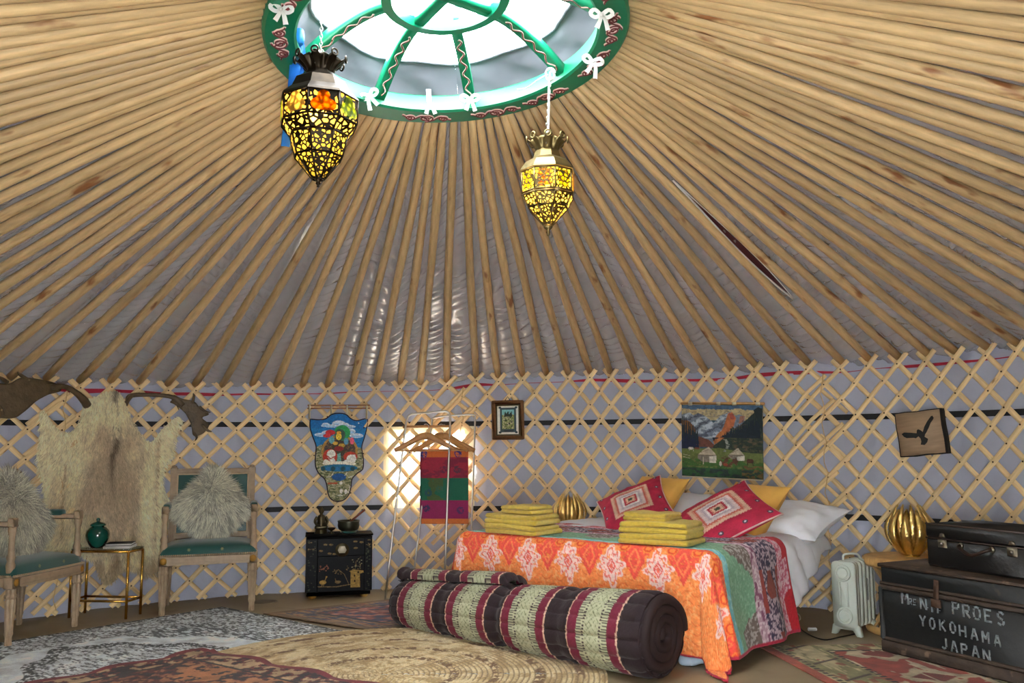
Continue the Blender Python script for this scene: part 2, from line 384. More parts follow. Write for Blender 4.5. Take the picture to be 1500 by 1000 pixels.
# roof lining on the outer side of the poles
NSUB, NT = 7, 330
sv = np.linspace(S0, S1+1, (S1+1-S0)*NSUB+1); tv = np.linspace(-.05, 1, NT)
E0 = []; E1 = []
for s in sv:
    s_ = s if s <= S1 else S0 + (s-S1-1)
    a, b = pole_ends(s); E0.append(a); E1.append(b)
E0, E1 = np.array(E0), np.array(E1)
G = np.floor(sv + 1e-6).astype(int); FR_ = sv-G
base = E0[None]*(1-tv[:, None, None]) + E1[None]*tv[:, None, None]
rad = np.stack([base[..., 0]-XC, base[..., 1]-YC], 2); rad /= np.linalg.norm(rad, axis=2)[..., None]
nrm = np.stack([rad[..., 0]*.37, rad[..., 1]*.37, np.full(rad.shape[:2], .93)], 2)
S2, T2 = np.meshgrid(sv, tv); FR2 = S2-np.floor(S2+1e-6); G2 = np.floor(S2+1e-6)
bell = np.sin(PI*np.clip(FR2, 0, 1))
hsh = vnoise(G2*1.7+.3, G2*.9+.7, 21)
lam = 22+18*hsh
wave = np.sin(PI*(T2*lam + hsh*7 + 2.4*fbm(T2*11, G2*3.3, 4) + (1.5*hsh+.4)*(FR2-.5)*(2*(vnoise(G2*2.3, G2*.7, 5) > .5)-1) + 1.6*(FR2-.5)**2))
amp = np.clip(fbm(T2*7+G2*2.1, G2*.8, 8)*2.6-.6, .12, 1.25)
off = .036 + bell*(-.022*np.clip(1.1-T2, 0, 1) + 0.042*(.5-np.abs(wave)**.75)*amp*np.clip(1.15-T2*.8, 0, 1)) + .004*(fbm(S2*5, T2*30, 12)-.5)
V = base + nrm*off[..., None]
m = MB(); m.grid(V); tag(m.build('ceiling', M_('lining')), 'grey satin roof lining above the poles', kind='structure')
def roof_grid(): return base + nrm*.0
RG2 = proj(base)
def onroof(x, y, off=0.):
    vis = base[..., 1] > .5
    d = np.where(vis, (RG2[..., 0]-x)**2+(RG2[..., 1]-y)**2, 1e12); k = np.unravel_index(np.argmin(d), d.shape)
    return base[k]+nrm[k]*off

# tension straps and red binding round the wall
def band(name, z, h, dr, material, t0, t1, label, cat, wob=.0, hv=None):
    a = np.linspace(t0, t1, 300); zz = (z if np.ndim(z) else np.full(300, z)) + wob*(fbm(a*4, a*0, 5)-.5)
    hh = np.full(300, h) if hv is None else hv(a)
    r = rr(a, dr)
    V = np.stack([np.stack([XC+(r+q)*np.sin(a), YC+(r+q)*np.cos(a), zz+w*hh/2], 1) for q, w in ((0, 1), (0, -1), (.004, -1), (.004, 1), (0, 1))])
    m = MB(); m.grid(V); return tag(m.build(name, material, angle=40), label, cat)
band('tension_strap', 1.207, .036, .022, M_('black_web'), -2.2, 2.2, 'black webbing strap round the wall at head height of the pictures', 'strap')
band('tension_strap', .597, .036, .022, M_('black_web'), -2.2, wt0-.01, 'black webbing strap low on the wall behind the armchairs and thangka', 'strap')
band('tension_strap', .585, .036, .022, M_('black_web'), wt1+.01, 2.2, 'black webbing strap low on the wall behind the bed', 'strap')
aa = np.linspace(-1.6, 1.6, 300)
band('red_binding', np.interp(aa, _tt, _zz)-.018, .012, .045, M_('red_cloth'), -1.6, 1.6, 'crimson cloth binding peeping out between roof lining and wall canvas', 'binding', .012,
     lambda a: .004+.028*np.clip(fbm(a*7, a*0+.4, 31)*2.4-.9, 0, 1))

# lattice sections: every slat is a part
KK = 15.5
def lat(s, k, dr):
    z = float(ZT(np.clip(s, S0, S1)))*(1-k/KK); return wall_pt(float(TH(s)), max(z, .012), dr)
SECT = [(-40, -14, 'pine lattice section beside the doorway'), (-13, 1, 'pine lattice section behind the nearer green armchair'),
        (2, 16, 'pine lattice section behind the hide, thangka and lacquer cabinet'), (17, 31, 'pine lattice section behind the bed and mountain tapestry'),
        (32, 46, 'pine lattice section behind the eagle board and black trunk'), (47, 72, 'pine lattice section along the trunk side of the doorway')]
for a, b, lab in SECT:
    th_ = float(TH((a+b)/2)); root = thing('lattice_section', lab, 'lattice', wall_pt(th_, 0.), -th_, 'lattice wall sections')
    inv = np.array(root.matrix_basis.inverted())
    def put(name, P, r, flat, mt, nm_in, n=6):
        Q = (np.c_[P, np.ones(len(P))] @ inv.T)[:, :3]; m = MB(); m.tube(Q, r, n, flat=flat, up=(0, 1, 0), phase=PI/6); return m.build(name, mt, root, angle=50)
    kn = MB()
    for s in range(a, b+1):
        for fam, dr in ((-1, -.012), (1, .009)):
            ks = np.linspace(-.55-.15*random.random(), 15.35, 9); sv_ = s+fam*ks/2
            ok = (sv_ > -41) & (sv_ < 73); ks, sv_ = ks[ok], sv_[ok]
            if len(ks) < 2: continue
            jz = random.uniform(-.004, .004)
            P = np.array([lat(q, k, dr) for q, k in zip(sv_, ks)]); P[:, 2] += jz; P[:, 2] = np.maximum(P[:, 2], .012)
            w = random.uniform(.0155, .0185)
            put('slat', P, w, .62, M_('slat'), None)
        for k in range(0, 15):
            q = s-k/2
            if q < -40: continue
            p = np.array(lat(q, k, -.0235)); c = (np.r_[p, 1] @ inv.T)[:3]
            kn.box(c, (.009, .006, .009), .002)
    tag(kn.build('knots', M_('knot_leather'), root), kind='stuff')
    if a in (2, 17, 32):                           # loose slat ends where two sections are lashed together
        for n_, k in enumerate(np.arange(.4, 13.5, 1.55)):
            kk = np.linspace(k, k+2.3+.5*(n_ % 2), 3); q = a-.18+.22*(n_ % 3-1)-.5*(kk-k)
            put('slat', np.array([lat(x, y, -.036-.004*(n_ % 2)) for x, y in zip(q, kk)]), .0145, .62, M_('slat'), None)
        for k in np.arange(1.2, 13, 3.1):
            kk = np.linspace(k, k+1.6, 3); q = a-.75+.5*(kk-k)
            put('slat', np.array([lat(x, y, .024) for x, y in zip(q, kk)]), .0145, .62, M_('slat'), None)
        P = np.array([lat(a-.5+.06*math.sin(k*3), k, -.05) for k in np.linspace(.3, 15, 24)])
        Q = (np.c_[P, np.ones(len(P))] @ inv.T)[:, :3]; MB().tube(Q, .0025, 5).build('lashing_cord', M_('cane'), root)

# roof poles
pole_meshes = []
for v in range(8):
    n = 14; t = np.linspace(0, 1, n); bx = .018*np.sin(PI*t)*random.uniform(-1, 1)+.006*np.sin(3*PI*t)*random.uniform(-1, 1); by = .012*np.sin(PI*t+random.random())*random.uniform(-1, 1)
    P = np.stack([bx, by, t*2.86], 1); r = (.0265-.0055*t)*(1+.05*np.sin(t*9+v))*(1+.03*RNG.standard_normal(n)); r[0] *= .86; r[-1] *= .8
    me = MB().tube(P, r, 9).mesh('roof_pole'); me.materials.append(M_('pine')); pole_meshes.append(me)
LMK = [(float(SOF(onwall(x, y)[0]))+.013, n) for x, y, n in ((150, 700, 'animal hide'), (495, 660, 'thangka banner'), (744, 615, 'framed print'), (1057, 646, 'mountain tapestry'), (1349, 634, 'eagle board'))]
def nth(n): return f"{n}{'th' if 10 < n % 100 < 14 else {1: 'st', 2: 'nd', 3: 'rd'}.get(n % 10, 'th')}"
def pole_label(s):
    i = int(np.argmin([abs(s-q) for q, _ in LMK])); sL, nm = LMK[i]; n = math.ceil(abs(s-sL)); j = i+(1 if s > sL else -1)
    to = LMK[j][1] if 0 <= j < len(LMK) else 'doorway'
    return f'pine roof pole, foot {nth(n)} along the lattice from the {nm} towards the {to}'
for s in range(S0, S1+1):
    a, b = pole_ends(s); d = Vector(b-a); L = d.length; q = d.to_track_quat('Z', 'Y').to_matrix().to_4x4()
    o = link('roof_pole', random.choice(pole_meshes), None, Matrix.Translation(a) @ q @ Matrix.Rotation(random.uniform(0, 6.28), 4, 'Z') @ Matrix.Diagonal((1, 1, L/2.86, 1)))
    tag(o, pole_label(s), 'roof pole', 'roof poles round the crown')

# gap in the lining with the dark red felt showing
def gap_pt(s, t): a, b = pole_ends(s); return a*(1-t)+b*t+np.array([0, 0, .004])
g_s = [SOF(math.atan2(onroof(x, y)[0]-XC, onroof(x, y)[1]-YC)) for x, y in ((1034, 320), (1090, 400))]; g_s = math.floor(np.mean(g_s))+.5
g_t = [np.argmin(np.hypot(*(proj(np.array([gap_pt(g_s, t) for t in np.linspace(0, 1, 200)]))-np.array(q)).T))/199 for q in ((1152, 449), (985, 264))]
P = np.array([gap_pt(g_s, t) for t in np.linspace(g_t[1], g_t[0], 26)])
T = np.gradient(P, axis=0); Nn = np.array([.0, 0, 1]); W = np.cross(T, np.array([-.3, -.3, .9])); W /= np.linalg.norm(W, axis=1)[:, None]
hw = .034*np.sin(np.linspace(0, PI, 26)**1.15/PI**.15)**.9*np.linspace(.5, 1, 26)+.001
V = np.stack([P+W*hw[:, None]*q + np.array([0, 0, .008*(1-abs(q))]) for q in (-1, -.4, .4, 1)])
g = thing('lining_gap', 'dark red felt showing through a slit in the roof lining', 'felt', tuple(P[13]))
mt_ = Matrix.Translation(-P[13])
MB().grid(V).build('felt', M_('dark_red'), g, mtx=mt_)
MB().tube(P-W*hw[:, None], .005, 6).tube(P+W*hw[:, None], .003, 6).build('hem', M_('white_cloth'), g, mtx=mt_)

# window let into the canvas
wr_ = tag(thing('window_1', None, None, wall_pt((wt0+wt1)/2, wz0, .05), -(wt0+wt1)/2), 'cream framed fabric window in the canvas', kind='structure')
inv = np.array(wr_.matrix_basis.inverted())
def wl(t, z, dr): return (np.r_[np.array(wall_pt(t, z, dr)), 1] @ inv.T)[:3]
mat('pane', (250, 246, 232), .6, var=.05, vs=10, transl=.55)
mat('cream_cloth', (236, 226, 196), .8, transl=.3, var=.04)
tq = np.linspace(wt0, wt1, 14); zq = np.linspace(wz0, wz1, 10)
MB().grid(np.array([[wl(t, z, .062+.004*math.sin(t*90+z*30)) for t in tq] for z in zq])).build('pane', M_('pane'), wr_)
f = MB()
for t0, t1, z0, z1 in ((wt0-.012, wt0+.009, wz0-.04, wz1+.03), (wt1-.009, wt1+.012, wz0-.04, wz1+.03), (wt0, wt1, wz0-.04, wz0+.03), (wt0, wt1, wz1-.03, wz1+.03)):
    f.grid(np.array([[wl(t, z, .036+.004*math.sin(z*40+t*60)) for t in np.linspace(t0, t1, 10)] for z in np.linspace(z0, z1, 10)]))
f.build('window_frame', M_('cream_cloth'), wr_)
# door frame behind the camera
d0 = tag(thing('door_1', None, None, wall_pt(math.radians(174.5), 0., -.0), -math.radians(174.5)), 'open wooden doorway', kind='structure')
for x in (-.56, .56): MB().box((x, .02, .75), (.09, .12, 1.5), .01).build('jamb', M_('green_paint'), d0)
MB().box((0, .02, 1.48), (1.21, .12, .09), .01).build('lintel', M_('green_paint'), d0); MB().box((0, .02, .03), (1.03, .14, .06), .01).build('sill', M_('frame_wood'), d0)

# ================================================================== CROWN
crown = thing('crown_ring', 'green painted crown wheel with curved spokes and pink scrollwork at the roof peak', 'crown', mtx=CMTX)
def ring(prof, n=96):
    a = np.linspace(0, 2*PI, n, endpoint=False); p = np.array(list(prof)+[prof[0]])
    return np.stack([np.stack([p[:, 0]*math.sin(x), p[:, 0]*math.cos(x), p[:, 1]], 1) for x in a], 1)
MB().grid(ring([(.695, 0), (.59, .0), (.580, .008), (.600, .085), (.612, .095), (.70, .10), (.715, .09), (.705, .01)]), wrap=True).build('rim', M_('green_paint'), crown, angle=35)
MB().grid(ring([(.255, .19), (.215, .188), (.212, .232), (.25, .236)], 64), wrap=True).build('hub', M_('green_paint'), crown, angle=35)
def scroll2d(L, H, n=60):                        # cloud scroll, length L, height H
    t = np.linspace(-1, 1, n); x = L/2*t; y = H*.32*np.sin(2.5*PI*t)*(1-.35*np.abs(t))
    out = [np.stack([x, y], 1)]
    for sx, sz in ((0, 1.), (-.33, .7), (.33, .7)):
        a = np.linspace(0, 3.6*PI, 40); r = H*.42*sz*(1-a/(4.2*PI)); out.append(np.stack([sx*L+r*np.sin(a)*1.1, r*np.cos(a)], 1))
    return out
def add_scroll(parent, f, L, H):
    red, pale = MB(), MB(); H *= 1.55; L *= 1.15
    for c in scroll2d(L, H):
        red.tube(np.array([f(x, y, -.0035) for x, y in c]), .0036, 5); pale.tube(np.array([f(x, y, .0016) for x, y in c]), .0060, 5)
    p = red.build('scroll', M_('scroll_red'), parent); return pale.build('scroll_outline', M_('scroll_pale'), parent)
for deg in (-62, -14, 15, 38, 68, 92, 120, -100, -130, 150):
    a0 = math.radians(deg)
    add_scroll(crown, lambda x, y, q: np.array([(.642+y)*math.sin(a0+x/.64), (.642+y)*math.cos(a0+x/.64), -.002+q]), .2 if deg != -62 else .17, .05)
spk = [-80, -36, 5.5, 51, 99, 144, 190, 235]
for n_, deg in enumerate(spk):
    a = math.radians(deg); through = n_ % 2 == 1
    rv = np.linspace(.60, .0 if through else .235, 16); zv = .045+.175*np.sin(np.clip((.60-rv)/.38, 0, 1)*PI/2)
    P = np.stack([rv*math.sin(a), rv*math.cos(a), zv], 1)
    sp = MB().tube(P, .032, 4, phase=PI/4, flat=.9, up=(0, 0, 1)).build('spoke', M_('green_paint'), crown, smooth=False)
    w = np.linspace(0, 1, 50); r_ = .57-.27*w; q = .011*np.sin(w*9*PI)
    zz = .045+.175*np.sin(np.clip((.60-r_)/.38, 0, 1)*PI/2)-.0225
    for nm, rad_, dz, mt in (('scroll', .0042, 0, 'scroll_red'), ('scroll_outline', .0062, .0022, 'scroll_pale')):
        MB().tube(np.stack([r_*math.sin(a)+q*math.cos(a), r_*math.cos(a)-q*math.sin(a), zz+dz], 1), rad_, 5).build(nm, M_(mt), sp)
MB().lathe([(.022, .236), (.026, .245), (.026, .29), (.02, .30)], 6, (.235*math.sin(.12), .235*math.cos(.12), 0)).build('peg', M_('green_paint'), crown, angle=30)
# cover cloth gathered inside the crown, leaving the bright opening
a = np.linspace(0, 2*PI, 241); v = np.linspace(0, 1, 14); A, B = np.meshgrid(a, v)
r = .625 - .105*B + .012*np.sin(A*8+1)*B + .01*fbm(A*12, B*3, 2); z = .09+.115*B**.8 + .01*np.sin(A*14+B*4)*(1-B)+.006*fbm(A*20, B*6, 4)
m = MB(); m.grid(np.stack([r*np.sin(A), r*np.cos(A), z], 2))
rim_t = np.stack([(.52+.012*np.sin(a*8+1)+.01*fbm(a*12, 3+0*a, 2))*np.sin(a), (.52+.012*np.sin(a*8+1)+.01*fbm(a*12, 3+0*a, 2))*np.cos(a), .205+0*a], 1)[:-1]
m.tube(rim_t, .008, 6, closed=True)
# cloth outside the crown lip, covering the roof above it
rq = np.array([.63, .68, .75, .80]); zq = np.array([.095, .135, .125, .075])
V = np.stack([np.stack([rq[k]*np.sin(a), rq[k]*np.cos(a), zq[k]+0*a], 1) for k in range(4)]); m.grid(V)
tag(m.build('crown_cover', M_('crown_cloth'), None, mtx=CMTX), 'grey cover cloth gathered round the bright crown opening', 'cloth')
# ribbons tied round the crown
def ribbon(P, w, twist=0., m=None, side=None):
    P = spline(P, 14); T = np.gradient(P, axis=0); T /= np.linalg.norm(T, axis=1)[:, None]
    sd = np.cross(T, np.array([.2, -1, .1]) if side is None else side); sd /= np.linalg.norm(sd, axis=1)[:, None]+1e-9
    ww = np.broadcast_to(w, (14,))
    V = np.stack([P-sd*ww[:, None]/2, P+np.array([0, -.003, 0]), P+sd*ww[:, None]/2]); (m or MB()).grid(V); return m
bow_px = [(412, 14, .09, .3, 'white ribbon bow tied high beside the blue silk'), (541, 140, .11, -.2, 'white ribbon bow at the crown rim above the brass lantern side spoke'),
          (629, 150, .10, .1, 'white ribbon with two hanging tails midway between two spokes'), (688, 145, .10, .15, 'white ribbon bow under the middle spoke of the crown'),
          (868, 90, .11, .4, 'white ribbon bow on the bare stretch of crown rim past the smaller lantern'), (881, 22, .10, .2, 'white ribbon bow beside the end scroll of the crown')]
for x, y, L, tl, lab in bow_px:
    p = onz(x, y, 2.65); p = p + (np.array([0, 0, EYE])-p)*.05
    t = thing('ribbon_bow', lab, 'ribbon', mtx=Matrix.Translation(p) @ Matrix.Rotation(tl*1.2-.2, 4, 'Y') @ Matrix.Scale(.72, 4), group='white ribbons tied to the crown')
    m = MB()
    if 'two hanging' not in lab:
        for sx in (-1, 1): ribbon([(0, 0, 0), (sx*.035, -.012, .022), (sx*.055, -.004, .005), (sx*.03, .008, -.008), (0, 0, 0)], .022, m=m)
    else: ribbon([(0, .01, .09), (0, 0, .04), (0, -.005, 0)], .03, m=m)
    m.build('loop', M_('white_cloth'), t)
    for sx in (-1, 1): ribbon([(0, 0, 0), (sx*.012+tl*.03, -.01, -.03), (sx*.028+tl*.03, -.002, -L*(.75+.25*sx*tl))], np.linspace(.014, .026, 14), m=(q := MB())); q.build('tail', M_('white_cloth'), t)
    MB().soft((0, -.004, 0), (.022, .02, .022), .009, 5).build('knot', M_('white_cloth'), t)
p = onz(438, 62, 2.64); t = thing('blue_silk_scarf', 'long blue silk scarf knotted to the crown behind the large lantern', 'scarf', tuple(p))
for k, (dx, ln, w) in enumerate(((0, .26, .04), (-.02, .42, .035), (.01, .20, .03))):
    m = MB(); ribbon([(0, 0, .04), (dx, .01*k, -.05), (dx-.012, .02*k, -ln*.5), (dx-.01-.02*k, .02, -ln)], np.linspace(.025, w, 14), m=m); m.build('tail', M_('blue_silk'), t)
MB().soft((0, -.005, .02), (.045, .04, .07), .018, 6).build('knot', M_('blue_silk'), t)
# ================================================================== LEFT SIDE
def hairs(roots, nrm, flow, ln, w, col, rng, lift=.35, curl=.4):     # short tapered fibres as one mesh
    n = len(roots); d = flow + nrm*lift + rng.standard_normal((n, 3))*curl*.4; d /= np.linalg.norm(d, axis=1)[:, None]
    ln = ln*rng.uniform(.6, 1.25, n); sd = np.cross(d, nrm+rng.standard_normal((n, 3))*.3); sd /= np.linalg.norm(sd, axis=1)[:, None]+1e-9
    d2 = d + flow*.5 - nrm*lift*.6 + rng.standard_normal((n, 3))*curl*.5; d2 /= np.linalg.norm(d2, axis=1)[:, None]
    mid = roots + d*ln[:, None]*.55; tip = mid + d2*ln[:, None]*.5
    V = np.stack([roots-sd*w/2, roots+sd*w/2, mid+sd*w*.4, mid-sd*w*.4, tip], 1).reshape(-1, 3)
    b = np.arange(n)[:, None]*5
    m = MB(); m.add(V, b+np.array([[0, 1, 2, 3]]), np.repeat(col, 5, 0)); m.f.setdefault(3, []).append(b+np.array([[3, 2, 4]])); return m

# ---- reindeer hide on the lattice
out_px = [(150,576),(168,574),(178,585),(190,610),(205,635),(222,648),(238,628),(256,612),(262,618),(252,650),(248,668),(236,690),(238,715),(246,740),(242,765),(236,790),(240,815),(232,836),(212,842),(192,832),(172,836),(160,850),(148,846),(140,826),(122,812),(100,812),(80,808),(62,812),(54,800),(60,770),(66,740),(62,705),(54,680),(56,652),(58,605),(66,608),(82,626),(98,634),(112,628),(122,606),(128,588)]
HD = -.055
def hide_uv(x, y): t, z = onwall(x, y, HD); return (t*RAD, z)
poly = np.array([hide_uv(*p) for p in out_px]); rng = np.random.default_rng(5)
# resample outline smoothly
poly = spline(np.concatenate([poly, poly[:1]]), 160)[:-1]
def inside(P, Q):
    r = np.zeros(len(Q), bool); j = len(P)-1
    for i in range(len(P)):
        if P[i, 1] != P[j, 1]: r ^= ((P[i, 1] > Q[:, 1]) != (P[j, 1] > Q[:, 1])) & (Q[:, 0] < (P[j, 0]-P[i, 0])*(Q[:, 1]-P[i, 1])/(P[j, 1]-P[i, 1])+P[i, 0])
        j = i
    return r
gx, gz = np.meshgrid(np.arange(poly[:, 0].min(), poly[:, 0].max(), .022), np.arange(poly[:, 1].min(), poly[:, 1].max(), .022))
Q = np.stack([gx.ravel(), gz.ravel()], 1)+rng.uniform(-.004, .004, (gx.size, 2)); Q = Q[inside(poly, Q)]
allp = [Vector(p) for p in np.concatenate([poly, Q])]
vv, _, ff, *_ = delaunay_2d_cdt(allp, [], [list(range(len(poly)))], 1, 1e-5)
UV = np.array([(p.x, p.y) for p in vv]); cu, cv = poly[:, 0].mean(), (poly[:, 1].min()+poly[:, 1].max())/2
def hide3d(UV, lift=0.):
    t = UV[:, 0]/RAD; u = UV[:, 0]-cu
    dz = .018*np.cos(u*14)+.02*(fbm(UV[:, 0]*9, UV[:, 1]*6, 2)-.5)*2+.012*np.sin(u*40)*(fbm(UV[:, 0]*5, UV[:, 1]*3, 6))
    r = rr(t, HD)-.01-dz-lift; return np.stack([XC+r*np.sin(t), YC+r*np.cos(t), UV[:, 1]], 1)
def hide_col(UV):
    u = (UV[:, 0]-cu)/.42; v = (UV[:, 1]-cv)/.62
    k = fbm(UV[:, 0]*18, UV[:, 1]*7, 3); c = np.array([255, 246, 208])*np.ones((len(UV), 1))
    def mixc(c, w, q): return c*(1-w[:, None])+np.array(q)*w[:, None]
    c = mixc(c, np.clip(1.25-((u-.05)/.48)**2-((v+.05)/.75)**2+(k-.5)*1.6, 0, .85), (198, 176, 148))
    c = mixc(c, np.clip(.9-((u+.62)/.25)**2-((v+.35)/.6)**2+(k-.5)*1.4, 0, .6), (214, 196, 158))
    c = mixc(c, np.clip(1-np.abs(u-.04+.03*np.sin(v*9))/.07, 0, 1)*np.clip(v+.25, 0, .55)*1.3*(k > .36), (84, 72, 62))
    c = mixc(c, np.clip(.6-np.abs(u-.72)/.05, 0, .5)*(v < .5), (150, 118, 78)); c = mixc(c, np.clip(.6-np.abs(u+.62)/.05, 0, .5)*(v < .25)*(v > -.5), (140, 112, 76))
    c = mixc(c, np.clip((-v-.72)*3+(k-.5), 0, .55), (150, 124, 92))
    return c*(1+.18*(fbm(UV[:, 0]*60, UV[:, 1]*20, 8)-.5))[:, None]
hc0 = hide3d(np.array([[cu, cv]]))[0]
hide = thing('animal_hide', 'cream and brown reindeer hide hanging on the lattice between two antlers', 'hide', tuple(hc0))
m = MB(); m.add(hide3d(UV)-hc0, [tuple(f) for f in ff], lin(hide_col(UV))); pel = m.build('pelt', M_('fur'), hide)
sm = pel.modifiers.new('thick', 'SOLIDIFY'); sm.thickness = .012; sm.offset = -1
n = 26000; R0 = np.stack([rng.uniform(poly[:, 0].min(), poly[:, 0].max(), n), rng.uniform(poly[:, 1].min(), poly[:, 1].max(), n)], 1); R0 = R0[inside(poly, R0)]
ed = poly[rng.integers(0, len(poly), 2600)]+rng.uniform(-.008, .008, (2600, 2)); R0 = np.concatenate([R0, ed])
P = hide3d(R0); t_ = R0[:, 0]/RAD; nr = np.stack([-np.sin(t_), -np.cos(t_), 0*t_], 1); tg = np.stack([np.cos(t_), -np.sin(t_), 0*t_], 1)
fl = np.stack([0*t_, 0*t_, -np.ones(len(t_))], 1)+tg*(((R0[:, 0]-cu)*1.6)[:, None]+.9*(fbm(R0[:, 0]*12, R0[:, 1]*9, 14)-.5)[:, None])
tag(hairs(P-hc0, nr, fl, .034, .0032, lin(np.clip(hide_col(R0)*rng.uniform(.86, 1.1, (len(R0), 1)), 0, 255)), rng, .3, .5).build('fur', M_('fur'), hide), kind='stuff')

# ---- antlers
def antler_piece(px, d, thick):              # flat palm given by photo outline, standing off the wall
    return [np.array(wall_pt(*onwall(x, y, d), d)) for x, y in px]
def palm(name, outline, d, th_, root, base):
    uv = np.array([(lambda t, z: (t*RAD, z))(*onwall(x, y, d)) for x, y in outline]); uv = spline(np.concatenate([uv, uv[:1]]), 70)[:-1]
    g0, g1 = np.meshgrid(np.arange(uv[:, 0].min(), uv[:, 0].max(), .02), np.arange(uv[:, 1].min(), uv[:, 1].max(), .02)); q = np.stack([g0.ravel(), g1.ravel()], 1); q = q[inside(uv, q)]
    vv, _, ff, *_ = delaunay_2d_cdt([Vector(p) for p in np.concatenate([uv, q])], [], [list(range(len(uv)))], 1, 1e-5)
    W = np.array([(p.x, p.y) for p in vv]); t = W[:, 0]/RAD; c = uv.mean(0)
    r = rr(t, d)+.05*((W[:, 0]-c[0])/.2)**2*.4+.008*(fbm(W[:, 0]*20, W[:, 1]*20, 4)-.5)
    m = MB(); m.add(np.stack([XC+r*np.sin(t), YC+r*np.cos(t), W[:, 1]], 1)-base, [tuple(f) for f in ff])
    o = m.build(name, M_('antler'), root); s = o.modifiers.new('thick', 'SOLIDIFY'); s.thickness = th_; s.offset = 0; return o
def beam(px, rads, d, root, base, name='beam'):
    P = spline([np.array(wall_pt(*onwall(x, y, dd), dd)) for (x, y), dd in zip(px, d)], 22)-base
    return MB().tube(P, np.interp(np.linspace(0, 1, 22), np.linspace(0, 1, len(rads)), rads), 8).build(name, M_('antler'), root)
b0 = np.array(wall_pt(*onwall(60, 590, -.1), -.1)); L_ = thing('antler', 'broad dark moose antler mounted on the lattice beside the hide', 'antler', tuple(b0))
palm('palm', [(-25,556),(10,562),(32,553),(60,556),(84,562),(90,572),(70,578),(52,588),(36,602),(20,612),(2,612),(-25,608)], -.12, .022, L_, b0)
beam([(74, 567), (94, 566), (110, 574), (122, 585), (128, 594)], [.020, .016, .019, .026, .027], [-.12, -.12, -.1, -.08, -.06], L_, b0)
for pts in ([(10, 560), (4, 555), (-4, 550)], [(40, 556), (30, 549), (26, 545)], [(4, 608), (0, 596), (-8, 590)]): beam(pts, [.014, .011, .004], [-.12, -.14, -.16], L_, b0, 'tine')
b0 = np.array(wall_pt(*onwall(260, 590, -.08), -.08)); L_ = thing('antler', 'slender brown deer antler with pointed tines above the far armchair', 'antler', tuple(b0))
beam([(186, 590), (190, 580), (212, 578), (238, 579), (256, 583), (268, 594)], [.012, .017, .014, .014, .017, .02], [-.05, -.07, -.08, -.1, -.1, -.1], L_, b0)
palm('palm', [(255,578),(268,584),(284,588),(292,596),(306,606),(296,612),(306,622),(298,634),(284,638),(280,622),(272,606),(262,596),(252,588)], -.1, .018, L_, b0)
for pts, r in (([(192, 580), (187, 587), (186, 594)], [.015, .012, .005]), ([(282, 590), (284, 580), (283, 576)], [.012, .009, .003]), ([(292, 596), (300, 602), (308, 604)], [.012, .009, .003]), ([(284, 634), (288, 640), (286, 645)], [.012, .008, .003]), ([(296, 622), (304, 630), (310, 632)], [.012, .009, .003]), ([(250, 588), (258, 592), (262, 600)], [.008, .006, .002])):
    beam(pts, r, [-.1, -.12, -.14], L_, b0, 'tine')

